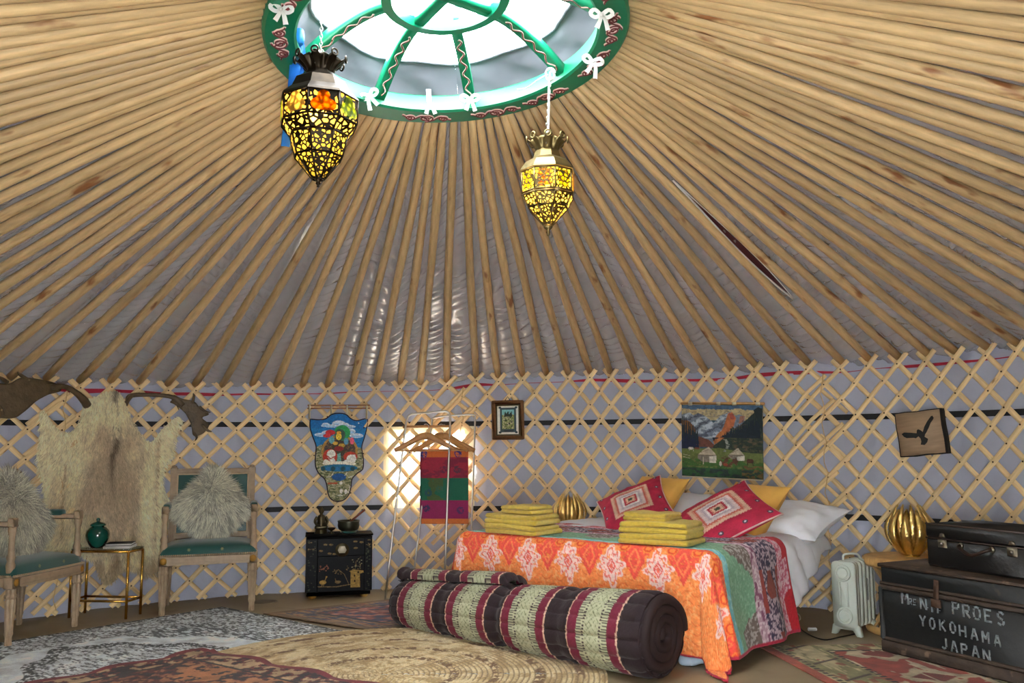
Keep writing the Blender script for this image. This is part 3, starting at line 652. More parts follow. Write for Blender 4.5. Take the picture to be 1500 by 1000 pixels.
# ---- armchairs (local front is -y, origin on the floor under the seat centre)
def make_chair():
    t = thing('armchair', '', 'armchair'); W, D, SH = .60, .43, .335
    leg_prof = [(.014, 0), (.017, .01), (.0155, .05), (.022, .07), (.019, .075), (.026, .24), (.023, .25), (.030, .258), (.030, .268), (.024, .275), (.024, .30)]
    for sx in (-1, 1):
        for sy in (-1, 1):
            x, y = sx*(W/2-.03), (-D/2+.03) if sy < 0 else D/2-.03
            MB().lathe(leg_prof, 20, (x, y, 0), flute=.10 if True else 0, nf=10).build('leg', M_('chair_wood'), t, angle=45)
            if sy < 0:
                b = MB().box((x, y, SH-.002), (.058, .058, .062), .004).build('corner_block', M_('chair_wood'), t)
                MB().lathe([(.0, .0), (.019, .0), (.022, .004), (.012, .006), (.008, .010), (0, .011)], 10).build('rosette', M_('chair_gold'), b, mtx=Matrix.Translation((x, y-.029, SH)) @ Matrix.Rotation(PI/2, 4, 'X'))
    n = 12; xs = np.linspace(-W/2+.05, W/2-.05, n); bow = -.012*(1-(xs/(W/2))**2)
    rail = MB()
    for y0, w, zc, h in ((-D/2+.012, .030, SH, .052), (-D/2+.006, .030, SH+.02, .01), (-D/2+.006, .03, SH-.016, .012)):
        V = []
        for dy, dz in ((-w/2, -h/2), (w/2, -h/2), (w/2, h/2), (-w/2, h/2), (-w/2, -h/2)): V.append(np.stack([xs, y0+bow+dy, np.full(n, zc+dz)], 1))
        rail.grid(np.array(V))
    for sx in (-1, 1): rail.box((sx*(W/2-.022), 0, SH), (.03, D-.08, .052), .004)
    rail.box((0, D/2-.03, SH), (W-.1, .03, .052), .004); rail.build('seat_rail', M_('chair_wood'), t, angle=40)
    bd = MB()
    for k in range(46): x = -W/2+.012+k*(W-.024)/45; bd.box((x, -D/2+.003-.012*(1-(x/(W/2))**2), SH+.034), (.0095, .012, .012), .003)
    for sx in (-1, 1):
        for k in range(34): bd.box((sx*(W/2-.006), -D/2+.02+k*(D-.05)/33, SH+.034), (.012, .0095, .012), .003)
    bd.build('braid', M_('chair_pale'), t)
    # seat cushion
    g = np.linspace(-1, 1, 25); a, b = np.meshgrid(g, g)
    ed = np.clip(1-np.maximum(np.abs(a), np.abs(b))**6, 0, 1)**.5
    z = SH+.036+.062*ed+.022*(1-a*a)*(1-b*b)
    V = np.stack([a*(W/2-.004), b*(D/2-.012)-.006-.012*(1-a*a)*(b < 0)*np.abs(b), z], 2)
    seat = MB(); seat.grid(V); V2 = V.copy(); V2[..., 2] = SH+.03; seat.grid(V2[:, ::-1]); so = seat.build('seat', M_('green_silk'), t, merge=.0005)
    def star(par, c, ax, ay, r):
        m = MB(); k = 12; an = np.arange(k)*2*PI/k; rad = np.where(np.arange(k) % 2 == 0, r, r*.45); m.add(np.asarray(c)+np.outer(rad*np.cos(an), ax)+np.outer(rad*np.sin(an), ay), [tuple(range(k))]); m.build('star_motif', M_('star_thread'), par, smooth=False)
    mat('star_thread', (128, 130, 92), .6)
    for x in (-.16, 0, .16):
        for y in (-.12, .06): star(so, (x+.04*(y > 0), y, SH+.1235-.02*(x/.3)**2-.014*(y/.25)**2), (1, 0, 0), (0, 1, 0), .016)
    for x in (-.12, .08): star(so, (x, -D/2-.0185, SH+.068), (1, 0, 0), (0, .15, 1), .014)
    # back: frame leans slightly
    BZ0, BZ1, by, ln = SH+.09, .885, D/2-.03, .06
    def by_(z): return by+ln*(z-BZ0)/(BZ1-BZ0)
    fr = MB()
    for sx in (-1, 1):
        x = sx*(W/2-.045); fr.tube([(x, by_(SH), SH), (x, by_(BZ1), BZ1)], .030, 4, phase=PI/4, up=(0, 1, 0))
        for dx in (-.009, 0, .009): fr.tube([(x+dx, by_(BZ0)-.022, BZ0), (x+dx, by_(BZ1)-.022, BZ1-.02)], .0035, 5)
        fr.box((x, by_(BZ1), BZ1), (.05, .045, .05), .006); fr.lathe([(.0, 0), (.018, 0), (.016, .012), (0, .016)], 10, (x, by_(BZ1), BZ1+.024))
    for z, h in ((BZ1-.005, .042), (BZ0+.03, .04)): fr.box((0, by_(z), z), (W-.11, .04, h), .006)
    for z in (BZ1-.012, BZ1+.004): fr.tube([(-W/2+.06, by_(z)-.021, z), (W/2-.06, by_(z)-.021, z)], .004, 5)
    fr.build('back_frame', M_('chair_wood'), t, angle=40)
    pn = MB(); gx, gz = np.meshgrid(np.linspace(-1, 1, 13), np.linspace(0, 1, 13)); zz = BZ0+.05+gz*(BZ1-BZ0-.075)
    pad = .016*np.clip(1-np.abs(gx)**4, 0, 1)*np.clip(1-np.abs(2*gz-1)**4, 0, 1)
    pn.grid(np.stack([gx*(W/2-.073), by+ln*(zz-BZ0)/(BZ1-BZ0)-.008-pad, zz], 2)); pn.grid(np.stack([-gx*(W/2-.073), by+ln*(zz-BZ0)/(BZ1-BZ0)+.012+0*pad, zz], 2))
    bp = pn.build('back_panel', M_('green_silk'), t)
    for x in (-.16, 0, .16):
        for z in (BZ1-.09, BZ1-.26): star(bp, (x, by_(z)-.0275, z), (1, 0, 0), (0, .1, 1), .018)
    gl = MB()
    for p in (((-1, 0), (-1, 1)), ((1, 0), (1, 1)), ((-1, 1), (1, 1)), ((-1, 0), (1, 0))):
        q = [(x*(W/2-.071), by_(BZ0+.046+z*(BZ1-BZ0-.068))-.02, BZ0+.046+z*(BZ1-BZ0-.068)) for x, z in p]; gl.tube(q, .0045, 5)
    gl.build('gimp', M_('chair_pale'), t)
    for sx in (-1, 1):                            # arms
        x = sx*(W/2-.028); AZ = .655
        ar = MB(); ar.box((x, .0, AZ-.014), (.036, .36, .03), .006); ar.box((x, -.175, AZ-.006), (.042, .042, .05), .006)
        ao = ar.build('arm', M_('chair_wood'), t)
        MB().soft((x, .03, AZ+.008), (.046, .22, .04), .016, 8).build('arm_pad', M_('green_silk'), ao)
        MB().lathe([(.020, SH+.05), (.024, SH+.09), (.018, SH+.11), (.024, SH+.13), (.017, SH+.15), (.014, AZ-.08), (.022, AZ-.05), (.02, AZ-.02)], 14, (x, -.175, 0)).build('arm_post', M_('chair_wood'), ao)
    return t
c2a, c2b = onz(240, 892), onz(378, 895)
ch = make_chair(); mid = (c2a+c2b)/2; yaw = math.atan2(c2b[1]-c2a[1], c2b[0]-c2a[0])
def chair_at(o, fx, fy, yaw): o.location = (fx+math.sin(-yaw)*-.0 - math.sin(yaw)*.185, fy+math.cos(yaw)*.185, 0); o.rotation_euler = (0, 0, yaw)
chair_at(ch, mid[0]+.012, mid[1]-.10, math.radians(17)); ch['label'] = 'green silk armchair with carved frame standing between the hide and lacquer cabinet'
ch2 = copy_tree(ch); p = onz(110, 917); q = onz(10, 948); mid = (p+q)/2; yaw2 = math.atan2(p[1]-q[1], p[0]-q[0])
chair_at(ch2, mid[0]-.0, mid[1], yaw2); ch2['label'] = 'green silk armchair turned sideways next to the brass side table'

# ---- long haired cushions
def fluffy(name, mtx, size, n, lab, seed):
    t = thing(name, lab, 'cushion', mtx=mtx); rng = np.random.default_rng(seed)
    a = np.linspace(-1, 1, 21); A, B = np.meshgrid(a, a); th_ = .075*np.sqrt(np.clip((1-A**4)*(1-B**4), 0, 1))
    m = MB()
    for sg in (-1, 1): m.grid(np.stack([A*size/2, sg*th_, B*size/2], 2)[:, ::sg])
    m.c = [np.broadcast_to(lin((220, 216, 196)), c.shape) for c in m.c]; m.build('cover', M_('fur'), t, merge=.0005)
    uv = rng.uniform(-1, 1, (n, 2)); k = n//5; uv[:k, 0] = np.sign(uv[:k, 0])*rng.uniform(.93, 1, k); uv[k:2*k, 1] = np.sign(uv[k:2*k, 1])*rng.uniform(.93, 1, k)
    h = .075*np.sqrt(np.clip((1-uv[:, 0]**4)*(1-uv[:, 1]**4), 0, 1)); sg = np.where(rng.random(n) < .85, -1, 1)
    P = np.stack([uv[:, 0]*size/2, sg*h, uv[:, 1]*size/2], 1); nr = np.stack([uv[:, 0]**5*.8, sg*np.ones(n), uv[:, 1]**5*.8], 1); nr /= np.linalg.norm(nr, axis=1)[:, None]
    im = np.array(Matrix(mtx).to_3x3().inverted()); dn = im @ np.array([0, 0, -1.])
    fl = np.stack([uv[:, 0]*.8, 0*h, uv[:, 1]*.8], 1)+dn*.75+.8*np.stack([fbm(uv[:, 0]*4, uv[:, 1]*4, 3)-.5, 0*h, fbm(uv[:, 0]*4, uv[:, 1]*4, 5)-.5], 1)
    c = np.array([244, 242, 222])*rng.uniform(.8, 1.1, (n, 1))*(1-.25*(fbm(uv[:, 0]*9, uv[:, 1]*9, 2) < .42))[:, None]
    tag(hairs(P, nr, fl, .075, .0042, lin(np.clip(c, 0, 255)), rng, .28, .5).build('wool', M_('fur'), t), kind='stuff'); return t
cp = Matrix(ch.matrix_basis); 
fluffy('sheepskin_cushion', ch.matrix_basis @ Matrix.Translation((.0, .05, .655)) @ Matrix.Rotation(-.30, 4, 'X') @ Matrix.Rotation(PI/4, 4, 'Y'), .325, 15000, 'shaggy cream sheepskin cushion propped on its corner in the far armchair', 3)
fluffy('sheepskin_cushion', ch2.matrix_basis @ Matrix.Translation((.0, .04, .64)) @ Matrix.Rotation(-.30, 4, 'X') @ Matrix.Rotation(PI/4+.1, 4, 'Y'), .38, 15000, 'shaggy grey cream cushion in the armchair next to the brass side table', 4)

# ---- brass side table with glass top
ta, tb = onz(195, 903), onz(113, 905); TZ = .405
p = onz(195, 903); tx, ty = p[0]-.19, p[1]+.03; tb_ = thing('side_table', 'slim brass side table with a glass top holding the green jar', 'side table', (tx, ty, 0), math.radians(-8))
for sx in (-1, 1):
    for sy in (-1, 1): MB().tube([(sx*.19, sy*.08, 0), (sx*.19, sy*.08, TZ)], .0085, 10).build('leg', M_('brass'), tb_)
for z, nm in ((TZ, 'top_frame'), (.105, 'stretcher')):
    m = MB()
    for sy in (-1, 1): m.tube([(-.19, sy*.08, z), (.19, sy*.08, z)], .0075, 8)
    for sx in (-1, 1): m.tube([(sx*.19, -.08, z), (sx*.19, .08, z)], .0075, 8)
    m.build(nm, M_('brass'), tb_)
g_ = bpy.data.materials.new('table_glass'); g_.use_nodes = True; b = g_.node_tree.nodes['Principled BSDF']; b.inputs['Transmission Weight'].default_value = .9; b.inputs['Roughness'].default_value = .04; b.inputs['Base Color'].default_value = (.75, .85, .82, 1)
MB().box((0, 0, TZ+.013), (.39, .17, .010), .002).build('glass_top', g_, tb_)
ttop = TZ+.018
jar = thing('ginger_jar', 'round green glazed jar with knobbed lid on the glass side table', 'jar', (tx-.06, ty-.02, ttop), 0)
MB().lathe([(.03, 0), (.036, .002), (.05, .02), (.068, .055), (.072, .08), (.066, .105), (.048, .125), (.034, .132), (.034, .14)], 28).build('body', M_('green_glaze'), jar)
MB().lathe([(.045, .136), (.047, .142), (.044, .147), (.03, .155), (.012, .16), (.008, .164), (.013, .172), (.010, .182), (0, .185)], 24).build('lid', M_('green_glaze'), jar)
for k, (dz, w, d, a, mt, lab) in enumerate(((0, .16, .15, .1, 'paper', 'pale covered book lying flat on the glass side table'), (.016, .155, .14, .22, 'book_dark', 'dark covered book lying on top of the pale book'))):
    bk = thing('book', lab, 'book', (tx+.085, ty-.015, ttop+dz), a, 'books on the side table')
    MB().box((0, 0, .007), (w-.006, d-.006, .009), .001).build('pages', M_('paper'), bk); m = MB(); m.box((0, 0, .0012), (w, d, .0022), .0006).box((0, 0, .0132), (w, d, .0022), .0006).box((-w/2+.001, 0, .007), (.002, d, .012)); m.build('cover', M_(mt if k else 'white_metal'), bk)
# ================================================================== BACK WALL
# ---- thangka banner (crop units: 6.25 per photo pixel)
U = 1/6.25/207.
sil = [(45,178),(130,183),(190,170),(240,130),(310,118),(375,128),(420,165),(480,183),(575,165),(578,240),(560,330),(535,420),(540,480),(555,560),(550,640),(500,680),(455,730),(445,800),(430,870),(385,925),(320,940),(265,920),(235,870),(220,790),(195,730),(150,690),(115,630),(105,560),(108,480),(105,420),(70,330),(45,250)]
tk = thing('thangka_banner', 'shaped painted banner of a deity under a blue sky hanging from a rod', 'wall hanging', mtx=wall_mtx(495, 660, -.05, spin=.02) @ Matrix.Identity(4))
lx = lambda x: (x-312)*U; lz = lambda y: -(y-470)*U
c = Canvas(150, 236, 40, 112, 582, 946, (120, 122, 84)); X, Y = c.X, c.Y
k = fbm(X/24, Y/12, 3); c.mask(k > .55, (150, 148, 108)); c.mask(k < .40, (86, 96, 62)); c.mask(fbm(X/14, Y/7, 9) > .66, (186, 180, 150))
c.mask(Y < 425+22*np.sin(X/40)+14*fbm(X/20, Y*0, 2), (18, 120, 186)); c.mask((Y < 260) & (k > .3), (12, 106, 178))
for x, y, rx, ry in ((310, 215, 62, 30), (235, 238, 90, 14), (400, 240, 70, 15), (190, 225, 36, 16), (150, 322, 60, 18), (205, 305, 50, 24), (480, 325, 66, 22), (430, 285, 40, 26), (360, 225, 50, 20)): c.ell(x, y, rx, ry, (206, 222, 236)); c.ell(x, y+ry*.35, rx*.8, ry*.45, (150, 190, 222))
c.ell(328, 470, 170, 150, (176, 134, 66)); c.ell(328, 472, 148, 132, (66, 58, 60)); c.mask((((X-328)/148)**2+((Y-472)/132)**2 < 1) & (fbm(X/9, Y/9, 4) > .56), (120, 96, 60))
c.ell(345, 300, 76, 72, (44, 156, 88)); c.ell(325, 320, 50, 55, (64, 92, 76)); c.ell(235, 300, 46, 26, (196, 40, 46)); c.ell(205, 330, 36, 18, (204, 52, 60)); c.ell(440, 375, 20, 34, (226, 96, 128))
c.poly([(262, 390), (315, 360), (375, 390), (392, 470), (320, 520), (250, 470)], (70, 60, 48)); c.ell(250, 370, 26, 34, (96, 164, 178)); c.ell(385, 380, 22, 32, (88, 150, 186)); c.ell(285, 400, 24, 16, (212, 170, 66)); c.ell(345, 420, 30, 20, (190, 150, 60)); c.ell(320, 450, 44, 24, (140, 40, 40))
c.ell(315, 337, 26, 32, (232, 204, 64)); c.ell(315, 300, 22, 14, (214, 160, 50)); c.ell(305, 335, 4, 3, (60, 40, 20)); c.ell(325, 335, 4, 3, (60, 40, 20)); c.ell(315, 350, 7, 3, (180, 50, 40))
c.ell(240, 525, 66, 70, (190, 58, 40)); c.ell(250, 505, 40, 44, (232, 230, 222)); c.ell(262, 570, 28, 34, (236, 234, 226)); c.ell(215, 575, 34, 26, (230, 226, 214)); c.line([(215, 520), (245, 545), (290, 520)], 9, (170, 40, 34)); c.line([(205, 545), (240, 565)], 8, (170, 40, 34))
c.ell(430, 525, 66, 48, (186, 62, 44)); c.ell(440, 545, 46, 42, (234, 232, 226)); c.ell(410, 570, 40, 20, (232, 228, 220)); c.line([(415, 520), (470, 510)], 12, (240, 238, 232)); c.poly([(305, 500), (335, 490), (350, 590), (310, 590)], (110, 170, 160))
c.ell(330, 590, 158, 22, (232, 226, 210)); c.mask((((X-330)/172)**2+((Y-630)/34)**2 < 1) & (Y > 598), (20, 108, 146))
for x in range(180, 500, 46): c.ell(x, 638, 20, 22, (24, 72, 84) if (x//46) % 2 else (34, 110, 168))
c.ell(330, 715, 66, 34, (26, 84, 146)); c.line([(262, 700), (275, 680)], 8, (210, 208, 190)); c.line([(385, 700), (405, 672)], 8, (210, 208, 190)); c.line([(215, 718), (255, 708)], 8, (196, 196, 176)); c.line([(420, 720), (455, 706)], 9, (210, 210, 190))
c.line([(235, 775), (312, 772)], 16, (190, 84, 48)); c.ell(350, 770, 16, 16, (220, 216, 206)); c.ell(355, 845, 14, 22, (226, 222, 214)); c.ell(398, 850, 14, 22, (226, 222, 214)); c.line([(420, 860), (438, 800)], 6, (220, 214, 200)); c.ell(345, 885, 24, 8, (214, 214, 196)); c.ell(497, 206, 6, 7, (240, 240, 240))
c.mottle(1/9, .22, 6)
S_ = np.array(sil, float); msk = inside(S_, np.stack([X.ravel(), Y.ravel()], 1)).reshape(X.shape)
rim = S_-S_.mean(0); 
hh, ww = X.shape; i, j = np.meshgrid(np.arange(hh-1), np.arange(ww-1), indexing='ij'); kp = msk[:-1, :-1] & msk[1:, 1:] & msk[:-1, 1:] & msk[1:, :-1]
F = np.stack([i*ww+j, (i+1)*ww+j, (i+1)*ww+j+1, i*ww+j+1], 2)[kp]
bul = -.006*np.sin(np.clip((X-40)/540, 0, 1)*PI)-.003*np.sin(Y/60)
m = MB(); m.add(np.stack([lx(X), bul, lz(Y)], 2).reshape(-1, 3), F, c.lin().reshape(-1, 3)); pa = m.build('painting', M_('print'), tk); s_ = pa.modifiers.new('thick', 'SOLIDIFY'); s_.thickness = .003; s_.offset = -1
o3 = np.stack([lx(S_[:, 0]), -.006*np.sin(np.clip((S_[:, 0]-40)/540, 0, 1)*PI)-.003*np.sin(S_[:, 1]/60)-.001, lz(S_[:, 1])], 1)
MB().tube(spline(np.concatenate([o3, o3[:1]]), 140)[:-1], .0042, 6, closed=True).build('border', mat('border_navy', (38, 18, 40), .7), tk)
for dy in (38, 66): MB().tube([(lx(15), 0, lz(dy+12)), (lx(600), 0, lz(dy-4))], .0055, 8).build('rod', mat('rod_wood', (176, 124, 88), .5), tk)
for x, y1 in ((35, 180), (235, 135), (383, 130), (570, 168)): MB().box((lx(x), -.004, lz((y1+36)/2)), (.0135, .012, (y1-36)*U), .003).build('loop', M_('cream_cloth'), tk)

# ---- black lacquer cabinet
cl, cr_ = onz(455, 875), onz(545, 870); yaw = math.radians(13); W, D, H = .455, .21, .425
mid = (cl+cr_)/2
cab = thing('lacquer_cabinet', 'small black lacquer cabinet painted with gold birds and trees', 'cabinet', (mid[0]-math.sin(yaw)*D/2*1.0, mid[1]-.11+math.cos(yaw)*D/2, 0), yaw)
m = MB(); m.box((0, 0, .045+(H-.045)/2), (W, D, H-.045), .006); m.box((0, 0, .045), (W-.02, D-.02, .05), .004); m.build('body', M_('black_lacquer'), cab)
MB().box((0, 0, H+.006), (W+.012, D+.012, .014), .004).build('top', M_('black_lacquer'), cab)
for sx in (-1, 1):
    for sy in (-1, 1): MB().lathe([(.014, 0), (.026, .006), (.030, .02), (.024, .034), (.015, .04)], 14, (sx*(W/2-.05), sy*(D/2-.045), 0)).build('foot', M_('gold'), cab)
g = (150, 120, 62); g2 = (112, 92, 58)
def cab_canvas(w, h, x0, y0, x1, y1, fn):
    c = Canvas(w, h, x0, y0, x1, y1, (13, 13, 16)); fn(c); return c.mottle(1/14, .3, 2)
def panel(name, x0, y0, x1, y1, c, parent):      # crop units 7.41/px, front face
    u = W/690.; px = lambda x: (x-455)*u; pz = lambda y: H-(y-262)*u*.97
    V = np.stack([px(c.X), np.full(c.X.shape, -D/2-.004), pz(c.Y)], 2); m = MB(); m.grid(V, c.lin())
    V2 = np.stack([px(c.X[[0, -1]][:, [0, -1]]), np.full((2, 2), -D/2-.001), pz(c.Y[[0, -1]][:, [0, -1]])], 2)
    m.box(((px(x0)+px(x1))/2, -D/2-.0015, (pz(y0)+pz(y1))/2), (abs(px(x1)-px(x0)), .004, abs(pz(y1)-pz(y0))), .001, col=lin((13, 13, 16)))
    return m.build(name, M_('lacquer_print'), parent, smooth=False)
def dots(c, n, col, seed, x0, y0, x1, y1, r=8):
    q = np.random.default_rng(seed)
    for _ in range(n): c.ell(q.uniform(x0, x1), q.uniform(y0, y1), q.uniform(.5, 1.3)*r, q.uniform(.3, .8)*r, col)
def f_top(c):
    for x, y in ((310, 350), (370, 352), (265, 415), (355, 445), (405, 452), (620, 325), (685, 335), (625, 395)): c.ell(x, y, 22, 10, g2); c.ell(x-8, y-4, 8, 5, g)
def f_door(c):
    c.poly([(575, 650), (560, 640), (600, 625), (650, 628), (710, 640), (712, 660), (672, 670), (676, 815), (575, 812)], g)
    for x, y in ((618, 690), (620, 745), (655, 655)): c.ell(x, y, 8, 12, (30, 24, 16))
    c.ell(290, 748, 36, 22, g); c.line([(310, 735), (325, 692)], 7, g); c.ell(327, 690, 10, 7, g); c.line([(285, 765), (280, 790)], 4, g); c.line([(298, 765), (300, 790)], 4, g)
    c.ell(445, 750, 30, 16, g2); c.line([(425, 745), (418, 712)], 6, g2); c.line([(570, 780), (500, 790), (430, 800), (240, 792)], 9, g2); c.line([(555, 770), (510, 670), (450, 620), (390, 640)], 5, g2)
    dots(c, 16, (140, 84, 60), 3, 255, 560, 355, 630); dots(c, 14, g2, 4, 370, 610, 480, 670, 7); dots(c, 18, g2, 5, 530, 560, 710, 625, 8); dots(c, 14, (150, 146, 110), 6, 590, 500, 690, 600, 7); c.line([(625, 630), (630, 540), (680, 490)], 4, g2)
def f_side(seed):
    def f(c): dots(c, 26, (52, 56, 40), seed, c.X.min()+15, 300, c.X.max()-15, 830, 11); dots(c, 8, g2, seed+1, c.X.min()+15, 300, c.X.max()-15, 400, 8)
    return f
panel('drawer_panel', 235, 290, 715, 470, cab_canvas(110, 44, 235, 290, 715, 470, f_top), cab)
dr_ = panel('door', 235, 478, 715, 845, cab_canvas(130, 100, 235, 478, 715, 845, f_door), cab)
panel('side_panel', 118, 290, 228, 845, cab_canvas(34, 130, 118, 290, 228, 845, f_side(11)), cab); panel('side_panel', 722, 290, 792, 845, cab_canvas(24, 130, 722, 290, 792, 845, f_side(17)), cab)
lk = MB().lathe([(0, .0), (.046, .0), (.048, .004), (.044, .007), (0, .008)], 24).build('lock_disc', M_('bronze'), cab, mtx=Matrix.Translation((.019, -D/2-.004, H-.095)) @ Matrix.Rotation(PI/2, 4, 'X'))
MB().prism([(-.03, 0), (-.018, .026), (.018, .026), (.03, 0), (.02, -.02), (-.02, -.02)], -.014, -.008).build('lock_plate', mat('ivory', (196, 190, 170), .4), lk, mtx=Matrix.Rotation(-PI/2, 4, 'X'))
cz = H+.013; R_ = cab.matrix_basis.to_3x3()
def on_cab(x, y): v = R_ @ Vector((x, y, 0)); return (cab.location.x+v.x, cab.location.y+v.y, cz)
# singing bowl, striker, offering cup, figurine
bw = thing('singing_bowl', 'dark metal singing bowl on a ring cushion on the lacquer cabinet', 'bowl', on_cab(.065, -.02))
MB().lathe([(.045, 0), (.056, .004), (.056, .012), (.045, .016)], 22).build('ring_cushion', M_('green_silk'), bw)
MB().lathe([(.05, .014), (.07, .026), (.077, .05), (.075, .072), (.079, .084), (.076, .086), (.070, .072), (.072, .05), (.05, .024), (0, .022)], 30).build('body', M_('bowl_metal'), bw)
P0 = np.array(on_cab(.12, .035))+np.array([-.055, -.01, .06]); tag(MB().tube([P0, P0+np.array([.055, .012, .045]), P0+np.array([.115, .025, .095])], [.0085, .007, .008], 8).build('striker', mat('striker_wood', (120, 58, 34), .5)), 'wooden striker stick leaning in the singing bowl', 'stick')
tag(MB().lathe([(.02, 0), (.022, .004), (.008, .012), (.008, .02), (.024, .03), (.031, .04), (.030, .041), (.02, .032), (0, .028)], 20).build('offering_cup', M_('bronze'), mtx=Matrix.Translation(on_cab(-.055, -.05))), 'small bronze offering cup between figurine and singing bowl', 'cup')
fg = thing('figurine', 'bronze seated robed figurine on the lacquer cabinet', 'figurine', on_cab(-.125, .0), yaw)
m = MB(); m.lathe([(.045, 0), (.048, .008), (.04, .014), (.043, .022), (.036, .028)], 20); m.build('plinth', M_('bronze'), fg)
m = MB(); m.soft((0, -.004, .042), (.092, .06, .032), .015, 8); m.lathe([(.030, .045), (.034, .06), (.027, .085), (.03, .108), (.024, .122), (.010, .13), (.010, .138), (.017, .146), (.0185, .158), (.014, .17), (.008, .175), (.008, .182), (0, .186)], 16)
for sx in (-1, 1): m.tube(spline([(sx*.028, 0, .114), (sx*.042, -.006, .088), (sx*.034, -.026, .064), (sx*.006, -.034, .058)], 12), [.011]*6+[.0085]*6, 8)
m.build('figure', M_('bronze'), fg)

# ---- framed print
fm = thing('picture_frame', 'small brown framed print with a white mount hanging from the lattice', 'picture', mtx=wall_mtx(744, 615, -.04, spin=-.01))
fw, fh = .235, .285
fr = MB()
for a, b, s in (((0, fh/2-.014), (fw, .032), 0), ((0, -fh/2+.014), (fw, .032), 0), ((-fw/2+.014, 0), (.032, fh), 0), ((fw/2-.014, 0), (.032, fh), 0)): fr.box((a[0], 0, a[1]), (b[0], .026, b[1]), .006)
fr.build('frame', M_('frame_wood'), fm)
fi = MB()
for a, b in (((0, fh/2-.034), (fw-.056, .010)), ((0, -fh/2+.034), (fw-.056, .010)), ((-fw/2+.034, 0), (.010, fh-.056)), ((fw/2-.034, 0), (.010, fh-.056))): fi.box((a[0], -.002, a[1]), (b[0], .02, b[1]), .002)
fi.build('slip', mat('slip_olive', (92, 82, 58), .5), fm)
c = Canvas(84, 108, 335, 230, 752, 775, (226, 226, 216)); c.rect(402, 285, 690, 715, (58, 78, 86)); 
for x in (402, 690):
    for y in (282, 718): c.ell(x, y, 24, 20, (50, 66, 74))
c.rect(440, 318, 652, 660, (126, 140, 78)); c.rect(440, 318, 652, 410, (130, 196, 200)); c.mask((c.Y > 400) & (c.Y < 655) & (c.X > 450) & (c.X < 640) & (fbm(c.X/14, c.Y/14, 3) > .55), (196, 192, 150)); c.mask((c.Y > 350) & (c.Y < 655) & (c.X > 470) & (c.X < 625) & (fbm(c.X/16, c.Y/12, 7) > .60), (34, 44, 40)); c.poly([(480, 400), (500, 350), (520, 395), (540, 345), (565, 400), (610, 350), (620, 440), (480, 440)], (46, 60, 52)); c.rect(470, 682, 640, 704, (40, 52, 60))
u = (fw-.062)/417.; m = MB(); m.grid(np.stack([(c.X-543.5)*u, np.full(c.X.shape, .004), -(c.Y-502.5)*u*1.0], 2), c.lin()); m.build('print', M_('print'), fm)
MB().tube([(-.02, .004, fh/2), (0, .012, fh/2+.03), (.02, .004, fh/2)], .0025, 5).build('hanging_cord', M_('wire_black'), fm)

# ---- clothes rack, hangers, hanging textile
p0 = onz(562, 862)+np.array([0, -.14, 0]); p0[2] = 0; d0 = p0[1]
tl = depth_at(596, 607, 6.28); trr = depth_at(660, 602, 6.28); bl = onz(564, 862); bl = np.array([bl[0]*6.16/bl[1], 6.16, 0]); br = np.array([bl[0]+.40, 6.18, 0])
rk = thing('clothes_rack', 'tubular steel clothes rack standing in front of the window', 'clothes rack', tuple((bl+br)/2)); o_ = (bl+br)/2
def rp(P, n=40): return spline(np.array(P)-o_, n)
dx = (trr-tl)
MB().tube(np.concatenate([np.linspace(bl, bl+(tl-bl)*.94, 6), spline([bl+(tl-bl)*.95, tl+dx*.03-np.array([0, 0, .015]), tl+dx*.12+np.array([0, 0, .003])], 8), spline([trr-dx*.12+np.array([0, 0, .003]), trr-dx*.03-np.array([0, 0, .015]), br+(trr-br)*.95], 8), np.linspace(br+(trr-br)*.94, br, 6)])-o_, .0075, 8).build('front_frame', M_('steel'), rk)
off = np.array([.17, .10, -.02]); MB().tube(np.concatenate([np.linspace(bl+off*np.array([1, .4, 0]), tl+off-np.array([0, 0, .04]), 6), spline([tl+off-np.array([0, 0, .03]), tl+off+dx*.08, trr+off-dx*.08, trr+off-np.array([0, 0, .03])], 14), np.linspace(trr+off-np.array([0, 0, .05]), br+off*np.array([1, .4, 0]), 6)])-o_, .0065, 8).build('rear_frame', M_('steel'), rk)
ra, rb = depth_at(590, 625, 6.28), depth_at(661, 624, 6.28); MB().tube([ra-o_, rb-o_], .009, 8).build('rail', M_('hanger_wood'), rk)
MB().tube([bl-o_+np.array([0, 0, .01]), bl+off*np.array([1, .4, 0])-o_+np.array([0, 0, .01])], .007, 8).tube([br-o_+np.array([0, 0, .01]), br+off*np.array([1, .4, 0])-o_+np.array([0, 0, .01])], .007, 8).build('foot_bar', M_('steel'), rk)
def make_hanger(lab, px, yaw, dy):
    p = depth_at(*px, 6.28+dy); t = thing('coat_hanger', lab, 'hanger', tuple(p), yaw, 'wooden hangers on the rack')
    h = .22
    for sx in (-1, 1):
        P = spline([(0, 0, -.065), (sx*.04, 0, -.07), (sx*.12, 0, -.115), (sx*h, 0, -.165)], 12); MB().tube(P, np.linspace(.022, .013, 12), 8, flat=1.2, up=(0, 0, 1)).build('shoulder', M_('hanger_wood'), t)
    MB().tube([(-h+.01, 0, -.166), (h-.01, 0, -.166)], .006, 8).build('trouser_bar', M_('hanger_wood'), t)
    MB().tube(np.concatenate([[(0, 0, -.06), (0, 0, -.03)], [(.02*math.sin(a), 0, .0-.02*math.cos(a)) for a in np.linspace(0, 3.9, 12)]]), .002, 6).build('hook', M_('steel'), t); return t
make_hanger('wooden coat hanger in front on the steel rack, empty', (624, 625), .1, -.03)
hm = make_hanger('wooden coat hanger carrying the striped folded cloth', (650, 626), -.08, .0); make_hanger('wooden coat hanger at the back of the steel rack', (646, 625), -.5, .03)
